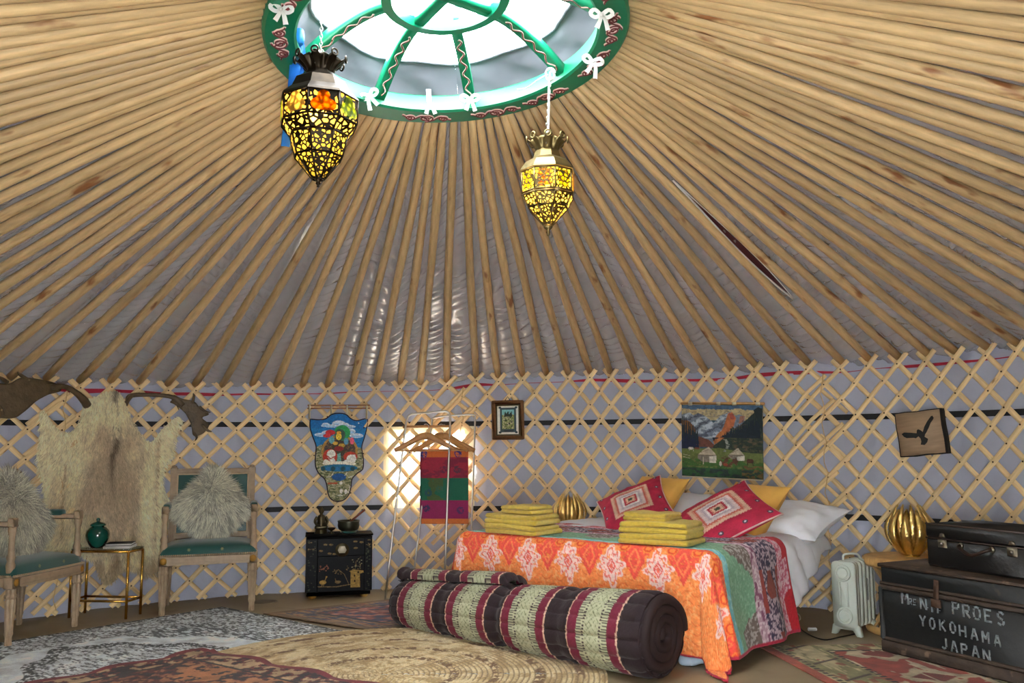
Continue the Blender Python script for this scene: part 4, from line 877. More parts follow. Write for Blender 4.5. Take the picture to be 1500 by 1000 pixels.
c = Canvas(60, 110, 330, 400, 690, 950, (150, 24, 52)); X, Y = c.X, c.Y; c.mask(Y < 455, (196, 96, 36)); c.mask((Y > 610) & (Y < 775), (8, 92, 68)); c.mask((Y > 775), (140, 22, 82)); c.mask((Y > 610) & (Y < 775) & (X < 500) & (fbm(X/70, Y/60, 3) > .5), (64, 84, 40)); c.mask(Y > 912, (206, 112, 50)); c.mask((Y < 610) & (Y > 455) & (fbm(X/90, Y/40, 5) > .55), (122, 20, 52))
for x, y, col in ((350, 430, (40, 44, 120)), (610, 425, (52, 36, 110)), (385, 720, (24, 70, 80)), (500, 545, (96, 24, 60)), (605, 545, (84, 40, 60)), (370, 835, (50, 40, 80)), (630, 850, (80, 40, 90)), (470, 690, (40, 90, 70))): c.mask((np.abs(np.hypot((X-x)/1.0, (Y-y))-18) < 10) & (fbm(X/10, Y/10, 2) > .4), col)
u = .335/360.; zt_ = -.166
for fy, nm in ((-.011, 'front_fall'), (.011, 'rear_fall')):
    if nm == 'front_fall':
        ht = thing('hanging_cloth', 'folded silk cloth in red, green and purple stripes over a hanger', 'cloth', mtx=hm.matrix_basis.copy())
    x = (X-500)*u; z = zt_+.007-(Y-400)*u*(1 if fy < 0 else .97); wv = .006*np.sin(X/40)*(Y-400)/550
    m = MB(); m.grid(np.stack([x+(0 if fy < 0 else -.012), fy+wv-.012*(Y-400)/550*np.sign(-fy)*-.5, z], 2), c.lin()); o = m.build(nm, M_('print'), ht); s_ = o.modifiers.new('thick', 'SOLIDIFY'); s_.thickness = .004; s_.offset = 0
x = np.linspace(330, 690, 30); a = np.linspace(0, PI, 7)
V = np.stack([np.stack([(x-500)*u, np.full(30, -.011*math.cos(q)), np.full(30, zt_+.007+.009*math.sin(q))], 1) for q in a]); MB().grid(V, np.broadcast_to(lin((196, 96, 36)), V.shape)).build('fold', M_('print'), ht)
# ================================================================== BED (local s: foot to head, t: across, z)
BU = np.array([.65, .76]); BU /= np.linalg.norm(BU); BF = np.array([.90, 4.28]); BW, BL = 1.55, 1.37
BROT = math.atan2(BU[1], BU[0]); BMTX = Matrix.Translation((BF[0], BF[1], 0)) @ Matrix.Rotation(BROT, 4, 'Z')
bed = thing('bed', 'low wooden double bed dressed in white with a bright quilt', 'bed', mtx=BMTX)
m = MB(); m.box((BL/2, .09, .27), (BL-.02, .035, .12), .008); m.box((BL/2, BW-.09, .27), (BL-.02, .035, .12), .008); m.box((.08, BW/2, .27), (.035, BW-.2, .12), .008); m.box((BL-.03, BW/2, .27), (.035, BW-.2, .12), .008)
m.build('frame', M_('bed_wood'), bed)
for s, t in ((.14, .13), (.14, BW-.13), (BL-.12, .13), (BL-.12, BW-.13)): MB().tube([(s, t, 0), (s+.01, t, .25)], [.030, .04], 12).build('leg', M_('bed_wood'), bed)
MB().soft((BL/2, BW/2, .39), (BL-.02, BW-.04, .18), .05, 10).build('mattress', M_('white_sheet'), bed)
def drape(s, t, rc, ztop, r, flare, A, kf, seed, floor=.012):
    s0, s1, t0, t1 = rc; cs, ct = np.clip(s, s0, s1), np.clip(t, t0, t1); ds, dt = s-cs, t-ct; d = np.hypot(ds, dt)+1e-9
    ns, nt = ds/d, dt/d; q = np.minimum(d/r, PI/2); ex = np.maximum(d-r*PI/2, 0)
    al = s*np.abs(nt)+t*np.abs(ns)+.35*np.arctan2(np.abs(nt), np.abs(ns)+1e-9)
    ft = np.abs(nt); g = r*np.sin(q)*(.75+.25*ft)+ex*flare*ft+A*(.15+.85*ft)*np.sin(al*kf+2*fbm(al*2, d*2, seed))*np.clip(ex/.25, 0, 1); z = ztop-r*(1-np.cos(q))-ex*math.sqrt(1-flare**2)
    low = np.maximum(floor-z, 0); g = g+low*.8; z = np.maximum(z, floor+.01*fbm(s*20, t*20, seed)*(low > 0))
    return cs+ns*g, ct+nt*g, z
# duvet
q = np.linspace(0, 1, 90); S, Q = np.meshgrid(np.linspace(.66, 1.40, 60), np.linspace(-.5, BW+.03, 110), indexing='ij')
hang = np.where(S < .7, .40, .40-.30*np.clip((S-.7)/.6, 0, 1)); T = np.where(Q < 0, Q/.5*hang, Q)
x, y, z = drape(S, T, (.0, 1.36, .03, BW-.03), .508, .085, .10, .018, 14, 4)
wr = .014*(fbm(S*7, T*7, 1)-.5)*2+.008*np.sin(S*30+T*18+5*fbm(S*4, T*4, 2))*fbm(S*5, T*5, 9)
out = np.clip(-T/.1, 0, 1); y = y-wr*out*1.6*np.clip((S-.72)/.1, 0, 1)+.03*out*np.clip((.84-S)/.1, 0, 1); z = z+wr*(1-out)+.01*np.sin(np.clip(T/BW, 0, 1)*PI)
m = MB(); m.grid(np.stack([x, y, z], 2)); o = m.build('duvet', M_('white_sheet'), mtx=BMTX); sd = o.modifiers.new('thick', 'SOLIDIFY'); sd.thickness = .03; sd.offset = -1
tag(o, 'rumpled white duvet hanging over the open side of the bed', 'duvet')
# patterned quilt
ns_, nt_ = 230, 400
S, T = np.meshgrid(np.linspace(-.52, .78, ns_), np.linspace(-.53, BW+.35, nt_), indexing='ij')
x, y, z = drape(S, T, (.02, 2., .0, BW), .542, .075, .16, .022, 13, 7)
ql = .0022*np.abs(np.sin(S*95+np.sin(T*60)))+.003*(fbm(S*14, T*14, 3)-.5); z = z+ql
C = np.empty(S.shape+(3,)); w = .012*np.sin(T*14)+.02*(fbm(T*6, S*3, 2)-.5); s_ = S+w; k1 = fbm(S*90, T*90, 1, 2); k2 = fbm(S*46, T*30, 5, 2); k3 = fbm(S*9, T*9, 8)
def setm(mk, c): C[mk] = c
C[:] = (246, 142, 74); setm((np.abs(np.sin(S*70+np.sin(T*70)*.9)) < .22), (232, 112, 56)); setm(k1 > .64, (250, 168, 104))
P_ = .275; tt = np.mod(T+.05, P_)-P_/2; tt2 = np.mod(T+.05+P_/2, P_)-P_/2
setm((S > -.155) & (np.hypot(tt, (S+.05)/.9) < .085) & (k1 > .3), (240, 92, 66)); setm((np.hypot(np.abs(tt)-.07, S+.02) < .034), (244, 136, 62)); setm((np.abs(np.hypot(np.abs(tt)-.07, S+.02)-.022) < .005), (226, 80, 40))
dia = np.abs(tt2)/.088+np.abs(S+.13)/.125; lob = .16*np.sin(np.arctan2(S+.13, tt2)*8); setm((dia+lob < 1) & (k1 > .30), (246, 208, 200)); setm((np.abs(dia+lob-.72) < .08) & (k1 > .4), (236, 120, 110)); setm((dia < .34) & (dia > .22), (232, 96, 90)); setm((dia < .16), (240, 110, 90))
dia = np.abs(tt)/.062+np.abs(S+.09)/.105; setm((dia < 1) & (k1 > .25), (238, 84, 68)); setm((np.abs(dia-.55) < .09), (248, 130, 80)); setm((S > -.012) & (s_ < .03) & (k1 > .5), (236, 82, 52))
setm((s_ > .035) & (s_ <= .105), (130, 206, 214)); setm((s_ > .035) & (s_ < .105) & (k2 > .58), (170, 226, 226)); setm((s_ > .085), (126, 176, 142)); setm((s_ > .085) & (k1 > .6), (148, 192, 160))
pa = (s_ > .15) & (s_ < .36) & (np.sin(T*15+3*k3+1)+.6*(s_-.23)/.1 > .35); setm(pa, (122, 108, 100)); setm(pa & (k1 > .56), (186, 178, 172))
pk = (s_ > .335) & (s_ < .40); setm(pk, (196, 160, 176)); setm(pk & (k1 > .55), (226, 206, 214)); setm(pk & (k2 < .4), (140, 84, 112))
mv = (s_ >= .40) & (s_ < .63); setm(mv, (86, 66, 92)); setm(mv & (k1 > .52), (196, 176, 188)); setm(mv & (k1 < .36), (52, 48, 80)); setm(mv & (np.abs(s_-.515) < .045+.02*np.sin(T*40)) & (np.sin(T*21+.6) > .15), (146, 58, 44)); setm(mv & ((s_ < .435) | (s_ > .60)) & (np.sin(T*17) > -.2), (160, 66, 58))
pr = s_ >= .63; setm(pr, (206, 96, 124)); setm(pr & (k1 > .5), (232, 190, 202)); setm(pr & (s_ > .70) & (np.sin(T*11+2*k3) > -.25), (200, 28, 46)); setm(S > .768, (196, 30, 46)); setm((T < -.515) | (S < -.51), (190, 40, 70))
C *= (1+.14*(fbm(S*120, T*120, 6, 2)-.5))[..., None]
m = MB(); m.grid(np.stack([x, y, z], 2), lin(np.clip(C, 0, 255))); o = m.build('patchwork_quilt', M_('quilted'), mtx=BMTX); sd = o.modifiers.new('thick', 'SOLIDIFY'); sd.thickness = .012; sd.offset = 1
tag(o, 'orange, green and mauve patterned quilt hanging over the foot of the bed', 'quilt')
tag(MB().soft((0, 0, .026), (.13, .10, .05), .022, 9, amp=.014, seed=3, freq=14).build('crumpled_sheet', M_('rag_blue'), mtx=Matrix.Translation((onz(1020, 978)[0], onz(1020, 978)[1]+.06, 0)) @ Matrix.Rotation(.6, 4, 'Z')), 'end of a pale blue sheet poking out beside the rolled mattress', 'sheet')

# ---- pillows and cushions
def pillow(name, mtx, w, h, th_, material, lab, group=None, canvas=None, n=33, seed=0, piping=None, crump=.008):
    t = thing(name, lab, 'pillow' if 'pillow' in name else 'cushion', mtx=mtx, group=group)
    if canvas is not None: A, B = np.meshgrid(np.linspace(-1, 1, canvas.w), np.linspace(1, -1, canvas.h))
    else: A, B = np.meshgrid(np.linspace(-1, 1, n), np.linspace(1, -1, n))
    ea = 1-.10*(1-B**2)*np.abs(A)**3; eb = 1-.10*(1-A**2)*np.abs(B)**3        # sides draw in between the corners
    H = th_/2*(np.clip((1-A**2)*(1-B**2), 0, 1))**.42; wr = crump*(fbm(A*3+seed, B*3, seed)-.5)*2*np.clip(H/.03, 0, 1)
    X, Z = A*ea*w/2, B*eb*h/2; f = MB(); f.grid(np.stack([X, -H-wr, Z], 2), None if canvas is None else canvas.lin())
    f.grid(np.stack([X, H+wr, Z], 2)[:, ::-1], None if canvas is None else np.broadcast_to(canvas.lin()[2, 2], A.shape+(3,)))
    f.build('cover', material, t)
    if piping is not None:
        e = np.linspace(-1, 1, 20); L = [(a, -1) for a in e]+[(1, b) for b in e[1:]]+[(-a, 1) for a in e[1:]]+[(-1, -b) for b in e[1:-1]]
        P = np.array([(a*(1-.10*(1-b*b)*abs(a)**3)*w/2, 0, b*(1-.10*(1-a*a)*abs(b)**3)*h/2) for a, b in L]); MB().tube(P, .005, 6, closed=True).build('piping', piping, t)
    return t
def bp(s, t, z): p = BMTX @ Vector((s, t, z)); return p.x, p.y, p.z
FACE = BROT-PI/2                                  # yaw of something facing the foot of the bed
pillow('white_pillow', TR(*bp(1.27, .17, .585), FACE-.08, 1.25, .04), .68, .46, .18, M_('white_sheet'), 'plump white pillow overhanging the open side of the bed head', 'white bed pillows', seed=2, crump=.022)
pillow('white_pillow', TR(*bp(1.24, .93, .60), FACE, 1.1, 0), .68, .44, .16, M_('white_sheet'), 'white pillow behind the two red cushions', 'white bed pillows', seed=5, crump=.02)
pillow('mustard_cushion', TR(*bp(1.04, .28, .640), FACE-.30, .72, .05), .44, .44, .15, M_('mustard'), 'mustard yellow cushion leaning on the overhanging white pillow', 'mustard cushions', seed=3)
pillow('mustard_cushion', TR(*bp(1.12, .98, .665), FACE-.25, .72, .02), .44, .44, .15, M_('mustard'), 'mustard yellow cushion behind the red cushion nearest the gold lotus lamp without table', 'mustard cushions', seed=4)
def red_canvas():
    c = Canvas(110, 110, -1, -1, 1, 1, (186, 34, 70)); X, Y = c.X, c.Y; d = np.maximum(np.abs(X), np.abs(Y)); sc = .012*np.sign(np.sin((X+Y)*95)); dd = d+sc
    for r, col in ((.56, (226, 184, 158)), (.46, (206, 100, 84)), (.39, (226, 206, 206)), (.31, (188, 172, 184)), (.25, (228, 222, 222)), (.19, (182, 30, 56)), (.13, (226, 190, 160)), (.065, (110, 64, 60)), (.04, (64, 84, 60))): c.mask(dd < r, col)
    for k in np.linspace(-.84, .84, 4):
        for a, b in ((k, -.84), (k, .84), (-.84, k), (.84, k)): c.ell(a, b, .06, .06, (78, 60, 78)); c.ell(a, b, .026, .026, (206, 206, 214))
    return c.mottle(5, .14, 3)
pillow('red_cushion', TR(*bp(.78, .30, .630), FACE-.22, 1.0, PI/4-.20), .53, .53, .13, M_('print'), 'crimson cushion with nested squares beside the overhanging white pillow', 'crimson cushions', red_canvas(), piping=mat('piping_pale', (222, 190, 186), .8), seed=6)
pillow('red_cushion', TR(*bp(.84, .92, .660), FACE-.05, .92, PI/4+.10), .44, .44, .13, M_('print'), 'crimson cushion with nested squares in front of the farther mustard cushion', 'crimson cushions', red_canvas(), piping=M_('piping_pale'), seed=7)

# ---- folded towels
def towel(mtx, w, d, layers, th_, lab, grp, seed):
    t = thing('folded_towel', lab, 'towel', mtx=mtx, group=grp); rng = np.random.default_rng(seed)
    for k in range(layers):                       # each fold is a soft roll-edged slab resting on the one below
        dx, dy = rng.uniform(-.006, .006, 2); m = MB()
        m.soft((dx, dy, th_*(k+.5)), (w*(1-.03*k), d*(1-.02*k), th_*1.08), th_*.52, 15, amp=.0045, seed=seed*7+k, freq=16)
        V = np.concatenate(m.v); V[:, 2] += .007*np.sin(V[:, 0]*11+seed)*(k+.3)/layers*np.clip(V[:, 2]/.02, 0, 1); V[:, 2] = np.maximum(V[:, 2], .001); m.v = [V]
        o = m.build('fold', M_('towel'), t, merge=.0004)
        hem = MB().tube([(dx-w*.47, dy-d*.5*(1-.02*k)-.001, th_*(k+.5)+.002*math.sin(q)) if False else (dx+w*(.5*q-.0)*.94, dy-d*.5*(1-.02*k)-.0005, th_*(k+.52)+.003*math.sin(q*4+seed)) for q in np.linspace(-1, 1, 14)], .0022, 5); hem.build('hem', M_('towel'), o)
    return t
for (s, t, yw), nm in (((.10, 1.20, .0), 'by the farther bed foot corner'), ((.13, .30, .12), 'by the nearer bed foot corner')):
    z0 = .548
    towel(TR(*bp(s, t, z0), FACE+yw), .38, .25, 2, .027, 'folded mustard towel at the bottom of the stack '+nm, 'folded towels', 3+int(t*10))
    towel(TR(*bp(s+.005, t+.005, z0+.055), FACE+yw+.04), .37, .25, 2, .027, 'folded mustard towel in the middle of the stack '+nm, 'folded towels', 5+int(t*10))
    towel(TR(*bp(s+.02, t-.02*(1 if t > 1 else -3), z0+.110), FACE+yw-.1), .25, .19, 2, .022, 'small folded mustard towel on top of the stack '+nm, 'folded towels', 8+int(t*10))

# ---- rolled mattress in front of the bed
A0, A1 = np.array([.67, 4.085, 0]), np.array([-.635, 5.30, 0]); FL = float(np.linalg.norm(A1-A0)); fa = math.atan2(A1[1]-A0[1], A1[0]-A0[0]); FMTX = Matrix.Translation(A0) @ Matrix.Rotation(fa, 4, 'Z')
fut = thing('rolled_mattress', 'rolled Thai mattress striped maroon, black and ivory on the jute rug', 'mattress', mtx=FMTX)
RF = .2; CEN = [.27, .71, 1.13, 1.545]
def fcol(q, ph):                                  # colour along the roll (q) and round it (ph)
    q, ph = np.broadcast_arrays(q, ph); q = q+.010*(np.abs(np.sin(ph*6.5))-.5); C = np.empty(q.shape+(3,)); C[:] = (36, 20, 26)
    for c in CEN:
        d = np.abs(q-c); C[d < .150] = (112, 22, 50); C[(d > .143) & (d < .151)] = (214, 176, 150)
        iv = d < .090; C[iv] = (178, 180, 148)
        fr = (d > .052) & (d < .090) & (np.sin(ph*150) > .15); C[fr] = (40, 26, 34)
        fr = (d > .043) & (d < .054); C[fr] = (52, 34, 40); fr = (d > .04) & (d < .062) & (np.sin(ph*75) > .3); C[fr] = (178, 180, 148)
        di = (d < .04) & (np.abs(np.sin(q*110+ph*19)*np.sin(q*110-ph*19)) < .10); C[di] = (118, 124, 92)
    return C
qa, pha = np.linspace(0, FL, 360), np.linspace(0, 2*PI, 240, endpoint=False); Qg, Pg = np.meshgrid(qa, pha, indexing='ij')
def frad(q, ph, base=RF):
    tuft = np.abs(np.sin(ph*6.5)); tq = 1-.075*(1-tuft)**2
    for c in CEN:
        for e in (.151, .092, .040): tq = tq-.016*np.exp(-((np.abs(q-c)-e)/.006)**2)
    pinch = 1-.13*np.exp(-((q-.915)/.035)**2)-.05*np.exp(-((q-.49)/.03)**2)-.05*np.exp(-((q-1.34)/.03)**2)
    ends = 1-.10*np.exp(-(np.minimum(q, FL-q)/.025)**2)
    return (base-.060*np.clip(q/FL, 0, 1))*tq*pinch*ends
rad_ = frad(Qg, Pg); V = np.stack([Qg, rad_*np.cos(Pg), rad_*np.sin(Pg)*.97+(RF-.060*Qg/FL)*.97], 2); V[..., 2] = np.maximum(V[..., 2], .004)
m = MB(); m.grid(V, lin(fcol(Qg, Pg)), wrap=True); body = m.build('roll', M_('quilted'), fut)
for xe, sg, RE in ((0.004, -1, .2), (FL-.004, 1, .140)):
    a = np.linspace(0, 7*PI, 150); r = .02+(RE-.055)*a/(7*PI); P = np.stack([np.full(150, xe)+sg*.012*np.sin(a*3)*.3, r*np.cos(a), RE*.97+r*np.sin(a)], 1)
    m2 = MB(); m2.tube(P, .026, 7)
    m2.add(np.concatenate([[(xe-sg*.004, 0, RE*.97)], [(xe-sg*.004, (RE-.015)*math.cos(q), RE*.97+(RE-.015)*math.sin(q)) for q in np.linspace(0, 2*PI, 32, endpoint=False)]]), [(0, 1+i, 1+(i+1) % 32) for i in range(32)])
    m2.build('roll_end', M_('dark_cotton'), fut)
# folded-over flap along the far half
qa, pa_ = np.linspace(.93, FL+.03, 190), np.linspace(.42*PI, .86*PI, 60); rows = []
Qg, Pg = np.meshgrid(qa, pa_, indexing='ij'); edge = np.clip(np.minimum(Pg-.42*PI, .86*PI-Pg)/.12, 0, 1)**.5
ro = frad(Qg, Pg*1.0, RF+.012)+.050*edge*np.clip((Qg-.90)/.06, 0, 1); Ct = lin(fcol(np.minimum(Qg, FL), Pg))
tip = np.clip((Qg-(FL-.06))/.09, 0, 1); ro = ro+tip*.01
for sg, q_ in ((1, ro), (-1, frad(Qg, Pg, RF+.004)+.0*edge)):
    V = np.stack([Qg, q_*np.cos(Pg), q_*np.sin(Pg)*.97+(RF-.060*Qg/FL)*.97], 2)
    if sg > 0: fm_ = MB(); fm_.grid(V, Ct)
    else: fm_.grid(V[:, ::-1], Ct[:, ::-1])
fm_.build('flap', M_('quilted'), fut)
for q0, p0, p1 in ((.49, .78, 1.32), (1.345, .90, 1.36)):   # cloth ties
    ph = np.linspace(p0*PI, p1*PI, 40); V = []
    for dq in (-.012, .012): r = frad(np.full(40, q0+dq), ph)+.009; V.append(np.stack([np.full(40, q0+dq)+.01*np.sin(ph*3), r*np.cos(ph), r*np.sin(ph)*.97+(RF-.060*(q0+dq)/FL)*.97], 1))
    C = np.empty((2, 40, 3)); C[:] = (200, 196, 160); C[:, ::3] = (70, 60, 50); C[:, :6] = (112, 22, 50); MB().grid(np.array(V), lin(C)).build('tie', M_('print'), fut)
# ================================================================== RIGHT SIDE
# ---- gold lotus lamps
def lotus_meshes():
    out = []
    for R, H, w in ((.118, .235, .062), (.098, .262, .056)):
        n = 26; t = np.linspace(0, 1, n); r = R*np.sin(PI*(.10+.72*t))**.85; z = .014+H*t**1.05
        hw = w*.5*np.clip(np.sin((.10+.88*t)**.85*PI), .04, 1)**.7*(1-.14*(np.arange(n) % 2)); a = hw/np.maximum(r, .03)
        rows = []
        for f in (-1, -.5, 0, .5, 1):
            rr_ = r+.010*(1-abs(f))*np.sin(t*PI)-.004*(np.arange(n) % 2)*abs(f); rows.append(np.stack([rr_*np.sin(a*f), -rr_*np.cos(a*f), z-.006*abs(f)], 1))
        m = MB(); m.grid(np.array(rows)); me = m.mesh('leaf'); me.materials.append(M_('gold')); out.append(me)
    return out
LM = lotus_meshes()
def lotus(loc, sc, lab):
    t = thing('lotus_lamp', lab, 'lamp', mtx=Matrix.Translation(loc) @ Matrix.Scale(sc, 4), group='gold lotus lamps')
    for ringi, (n, me, ph) in enumerate(((9, LM[0], .1), (9, LM[1], .1+PI/9))):
        for k in range(n):
            o = link('leaf', me, t, Matrix.Rotation(ph+k*2*PI/n, 4, 'Z')); s = o.modifiers.new('thick', 'SOLIDIFY'); s.thickness = .0025
    MB().lathe([(.045, 0), (.046, .008), (.03, .012), (.03, .02), (.04, .024), (.02, .03)], 20).build('base', M_('gold'), t)
    MB().lathe([(.012, .03), (.02, .05), (.03, .09), (.026, .12), (0, .135)], 14).build('bulb', mat('frosted', (240, 236, 224), .3), t); return t
# ---- rattan side table
RX, RY, RZ = 2.20, 5.03, .415
rt = thing('rattan_table', 'round hourglass rattan side table under the gold lotus lamp', 'side table', (RX, RY, 0))
MB().lathe([(0, RZ-.022), (.205, RZ-.022), (.222, RZ-.050), (.232, RZ-.035), (.232, RZ-.012), (.222, RZ), (.20, RZ+.002), (0, RZ)], 40).build('top', M_('rattan'), rt)
wr_ = MB()
for k in range(36): a = k*2*PI/36; wr_.tube([(.2335*math.cos(a), .2335*math.sin(a), RZ-.045), (.2345*math.cos(a), .2345*math.sin(a), RZ-.025), (.2335*math.cos(a), .2335*math.sin(a), RZ-.004)], .0018, 4)
wr_.build('binding', M_('cane'), rt)
MB().tube([(.215*math.cos(a), .215*math.sin(a), .022) for a in np.linspace(0, 2*PI, 40, endpoint=False)], .021, 8, closed=True).build('base_ring', M_('rattan'), rt)
MB().tube([(.10*math.cos(a), .10*math.sin(a), .205) for a in np.linspace(0, 2*PI, 28, endpoint=False)], .012, 8, closed=True).build('waist_ring', M_('rattan'), rt)
for k in range(40):
    a = k*2*PI/40; tw = .9 if k % 2 else -.9
    z = np.linspace(.02, RZ-.035, 9); u = np.abs(z-.205)/.2; r = .105+.11*u**1.25; an = a+tw*(z-.205)*1.4
    MB().tube(np.stack([r*np.cos(an), r*np.sin(an), z], 1), .0055, 5).build('cane', M_('cane'), rt)
lotus((RX+.01, RY-.03, RZ+.003), 1.02, 'gold leaf lotus lamp standing on the round rattan table')
# stool behind the bed carries the other lamp
p = depth_at(835, 776, 6.18); st_ = thing('bedside_stool', 'rattan stool hidden behind the far side of the bed', 'stool', (p[0]+.0, p[1], 0)); sz = p[2]
MB().lathe([(0, sz-.03), (.15, sz-.03), (.16, sz-.018), (.15, sz-.004), (0, sz-.003)], 28).build('top', M_('rattan'), st_)
for k in range(4): a = k*PI/2+.5; MB().tube([(.13*math.cos(a), .13*math.sin(a), 0), (.11*math.cos(a), .11*math.sin(a), sz-.02)], .012, 8).build('leg', M_('rattan'), st_)
lotus((p[0], p[1], sz-.002), .90, 'gold leaf lotus lamp behind the bed next to the crimson cushion')

# ---- oil radiator
p = onz(1246, 933); ht = thing('oil_heater', 'small white finned electric heater between bed and rattan table', 'heater', (p[0]+.03, p[1]+.08, 0), math.radians(-46))
W_, H0, H1 = .135, .045, .395
prof = lambda w: [(w/2-.02, H1), (w/2-.006, H1-.008), (w/2, H1-.025), (w/2, H0+.02), (w/2-.008, H0), (-w/2+.008, H0), (-w/2, H0+.02), (-w/2, H1-.025), (-w/2+.006, H1-.008), (-w/2+.02, H1)]
front = MB().prism(prof(W_), -.055, -.03).build('front_panel', M_('heater_white'), ht, smooth=False)
for z in (.335, .105):
    bo = MB().lathe([(0, .007), (.026, .007), (.030, .002), (.034, .002), (.037, .009), (.043, .009), (.046, .0), (.046, -.004)], 28).build('round_boss', M_('heater_white'), front, mtx=Matrix.Translation((0, -.055, z)) @ Matrix.Rotation(PI/2, 4, 'X'), angle=30)
m = MB()
for sx in (-1, 1): m.tube([(sx*.022, -.056, .155), (sx*.022, -.056, .285)], .006, 6)
m.build('rib', M_('heater_white'), front)
for k in range(5): MB().prism(prof(W_-.012), -.018+k*.045, -.018+k*.045+.026).build('fin', M_('heater_white'), ht, smooth=False)
MB().box((0, .215, .24), (.10, .05, .28), .012).build('control_box', M_('heater_white'), ht); MB().box((.055, .12, .235), (.012, .02, .12), .004).build('cable_clip', M_('heater_grey'), ht)
MB().tube(spline([(-.03, .02, H1-.005), (-.03, .03, H1+.028), (.03, .06, H1+.034), (.035, .10, H1-.002)], 20), .006, 8).build('handle', M_('heater_white'), ht)
for y in (-.03, .17): m = MB(); m.prism([(-.085, 0), (-.06, 0), (-.04, .03), (.04, .03), (.06, 0), (.085, 0), (.075, .05), (.05, .075), (-.05, .075), (-.075, .05)], y-.02, y+.01); m.build('foot', M_('heater_white'), ht, smooth=False)
# cables
mx = [onz(x, y) for x, y in ((1156, 902), (1176, 925), (1205, 938), (1232, 934), (1252, 930))]
tag(MB().tube(spline([q+np.array([0, 0, .006]) for q in mx], 30), .004, 6).build('power_cable', M_('wire_black')), 'black cable trailing across the floor beside the bed', 'cable')
wc = thing('white_cable', 'looped white cable and plug on the floor beside the bed', 'cable', tuple(onz(1165, 908))); c0 = onz(1165, 908)
MB().tube(spline([onz(x, y)+np.array([0, 0, z])-c0 for x, y, z in ((1150, 898, .006), (1168, 903, .02), (1172, 910, .012), (1158, 914, .006), (1148, 910, .006))], 24), .004, 6).build('lead', M_('wire_white'), wc)
q = onz(1190, 924)-c0; MB().box((q[0], q[1], .01), (.05, .018, .018), .004).build('plug', M_('wire_white'), wc)

# ---- black trunk with stencilled lettering
T0 = onz(1293, 955); ex = np.array([.44, -.898, 0]); ex /= np.linalg.norm(ex); ey = np.array([-ex[1], ex[0], 0]); TL, TD, TH_ = .86, .46, .435
ty = math.atan2(ex[1], ex[0]); TM = Matrix.Translation(T0) @ Matrix.Rotation(ty, 4, 'Z')
tr = thing('steamer_trunk', 'old black wooden trunk with white stencilled lettering', 'trunk', mtx=TM)
LZ = .335
MB().box((TL/2, TD/2, .06+(LZ-.06)/2), (TL-.02, TD-.02, LZ-.06), .004).build('body', M_('trunk_black'), tr)
MB().box((TL/2, TD/2, (LZ+TH_)/2+.002), (TL-.012, TD-.012, TH_-LZ-.006), .008).build('lid', M_('trunk_black'), tr)
MB().box((TL/2, TD/2, .035), (TL+.012, TD+.012, .058), .008).build('plinth', M_('trunk_batten'), tr)
for z, h, o_ in ((LZ-.012, .022, .004), (LZ+.008, .016, .0), (TH_-.004, .018, .004), (.072, .018, .002)): MB().box((TL/2, TD/2, z), (TL+o_*2, TD+o_*2, h), .004).build('batten', M_('trunk_batten'), tr)
for x in (.008, TL-.008):
    MB().box((x, .002, LZ/2+.03), (.022, .02, LZ-.08), .004).build('corner_strip', M_('trunk_black'), tr)
m = MB(); m.box((.34, -.006, LZ+.02), (.028, .008, .09), .002, rot=Matrix.Rotation(.10, 4, 'Y')); m.box((.335, -.007, LZ-.045), (.055, .010, .04), .003); m.build('hasp', mat('rusty_iron', (84, 62, 50), .6, .6, var=.3, vs=30), tr)
m = MB()
for z in (.12, .20, .27): m.box((TL-.035, -.002, z), (.03, .008, .035), .004)
m.build('corner_bracket', M_('old_nickel'), tr)
def on_trunk(x, y):                                # photo pixel on the trunk front -> local x, z
    r = ray(x, y); n = ey; t = np.dot(n, T0-np.array([0, 0, EYE]))/np.dot(n, r); P = np.array([0, 0, EYE])+t*r-T0; return float(np.dot(P, ex)), float(P[2])
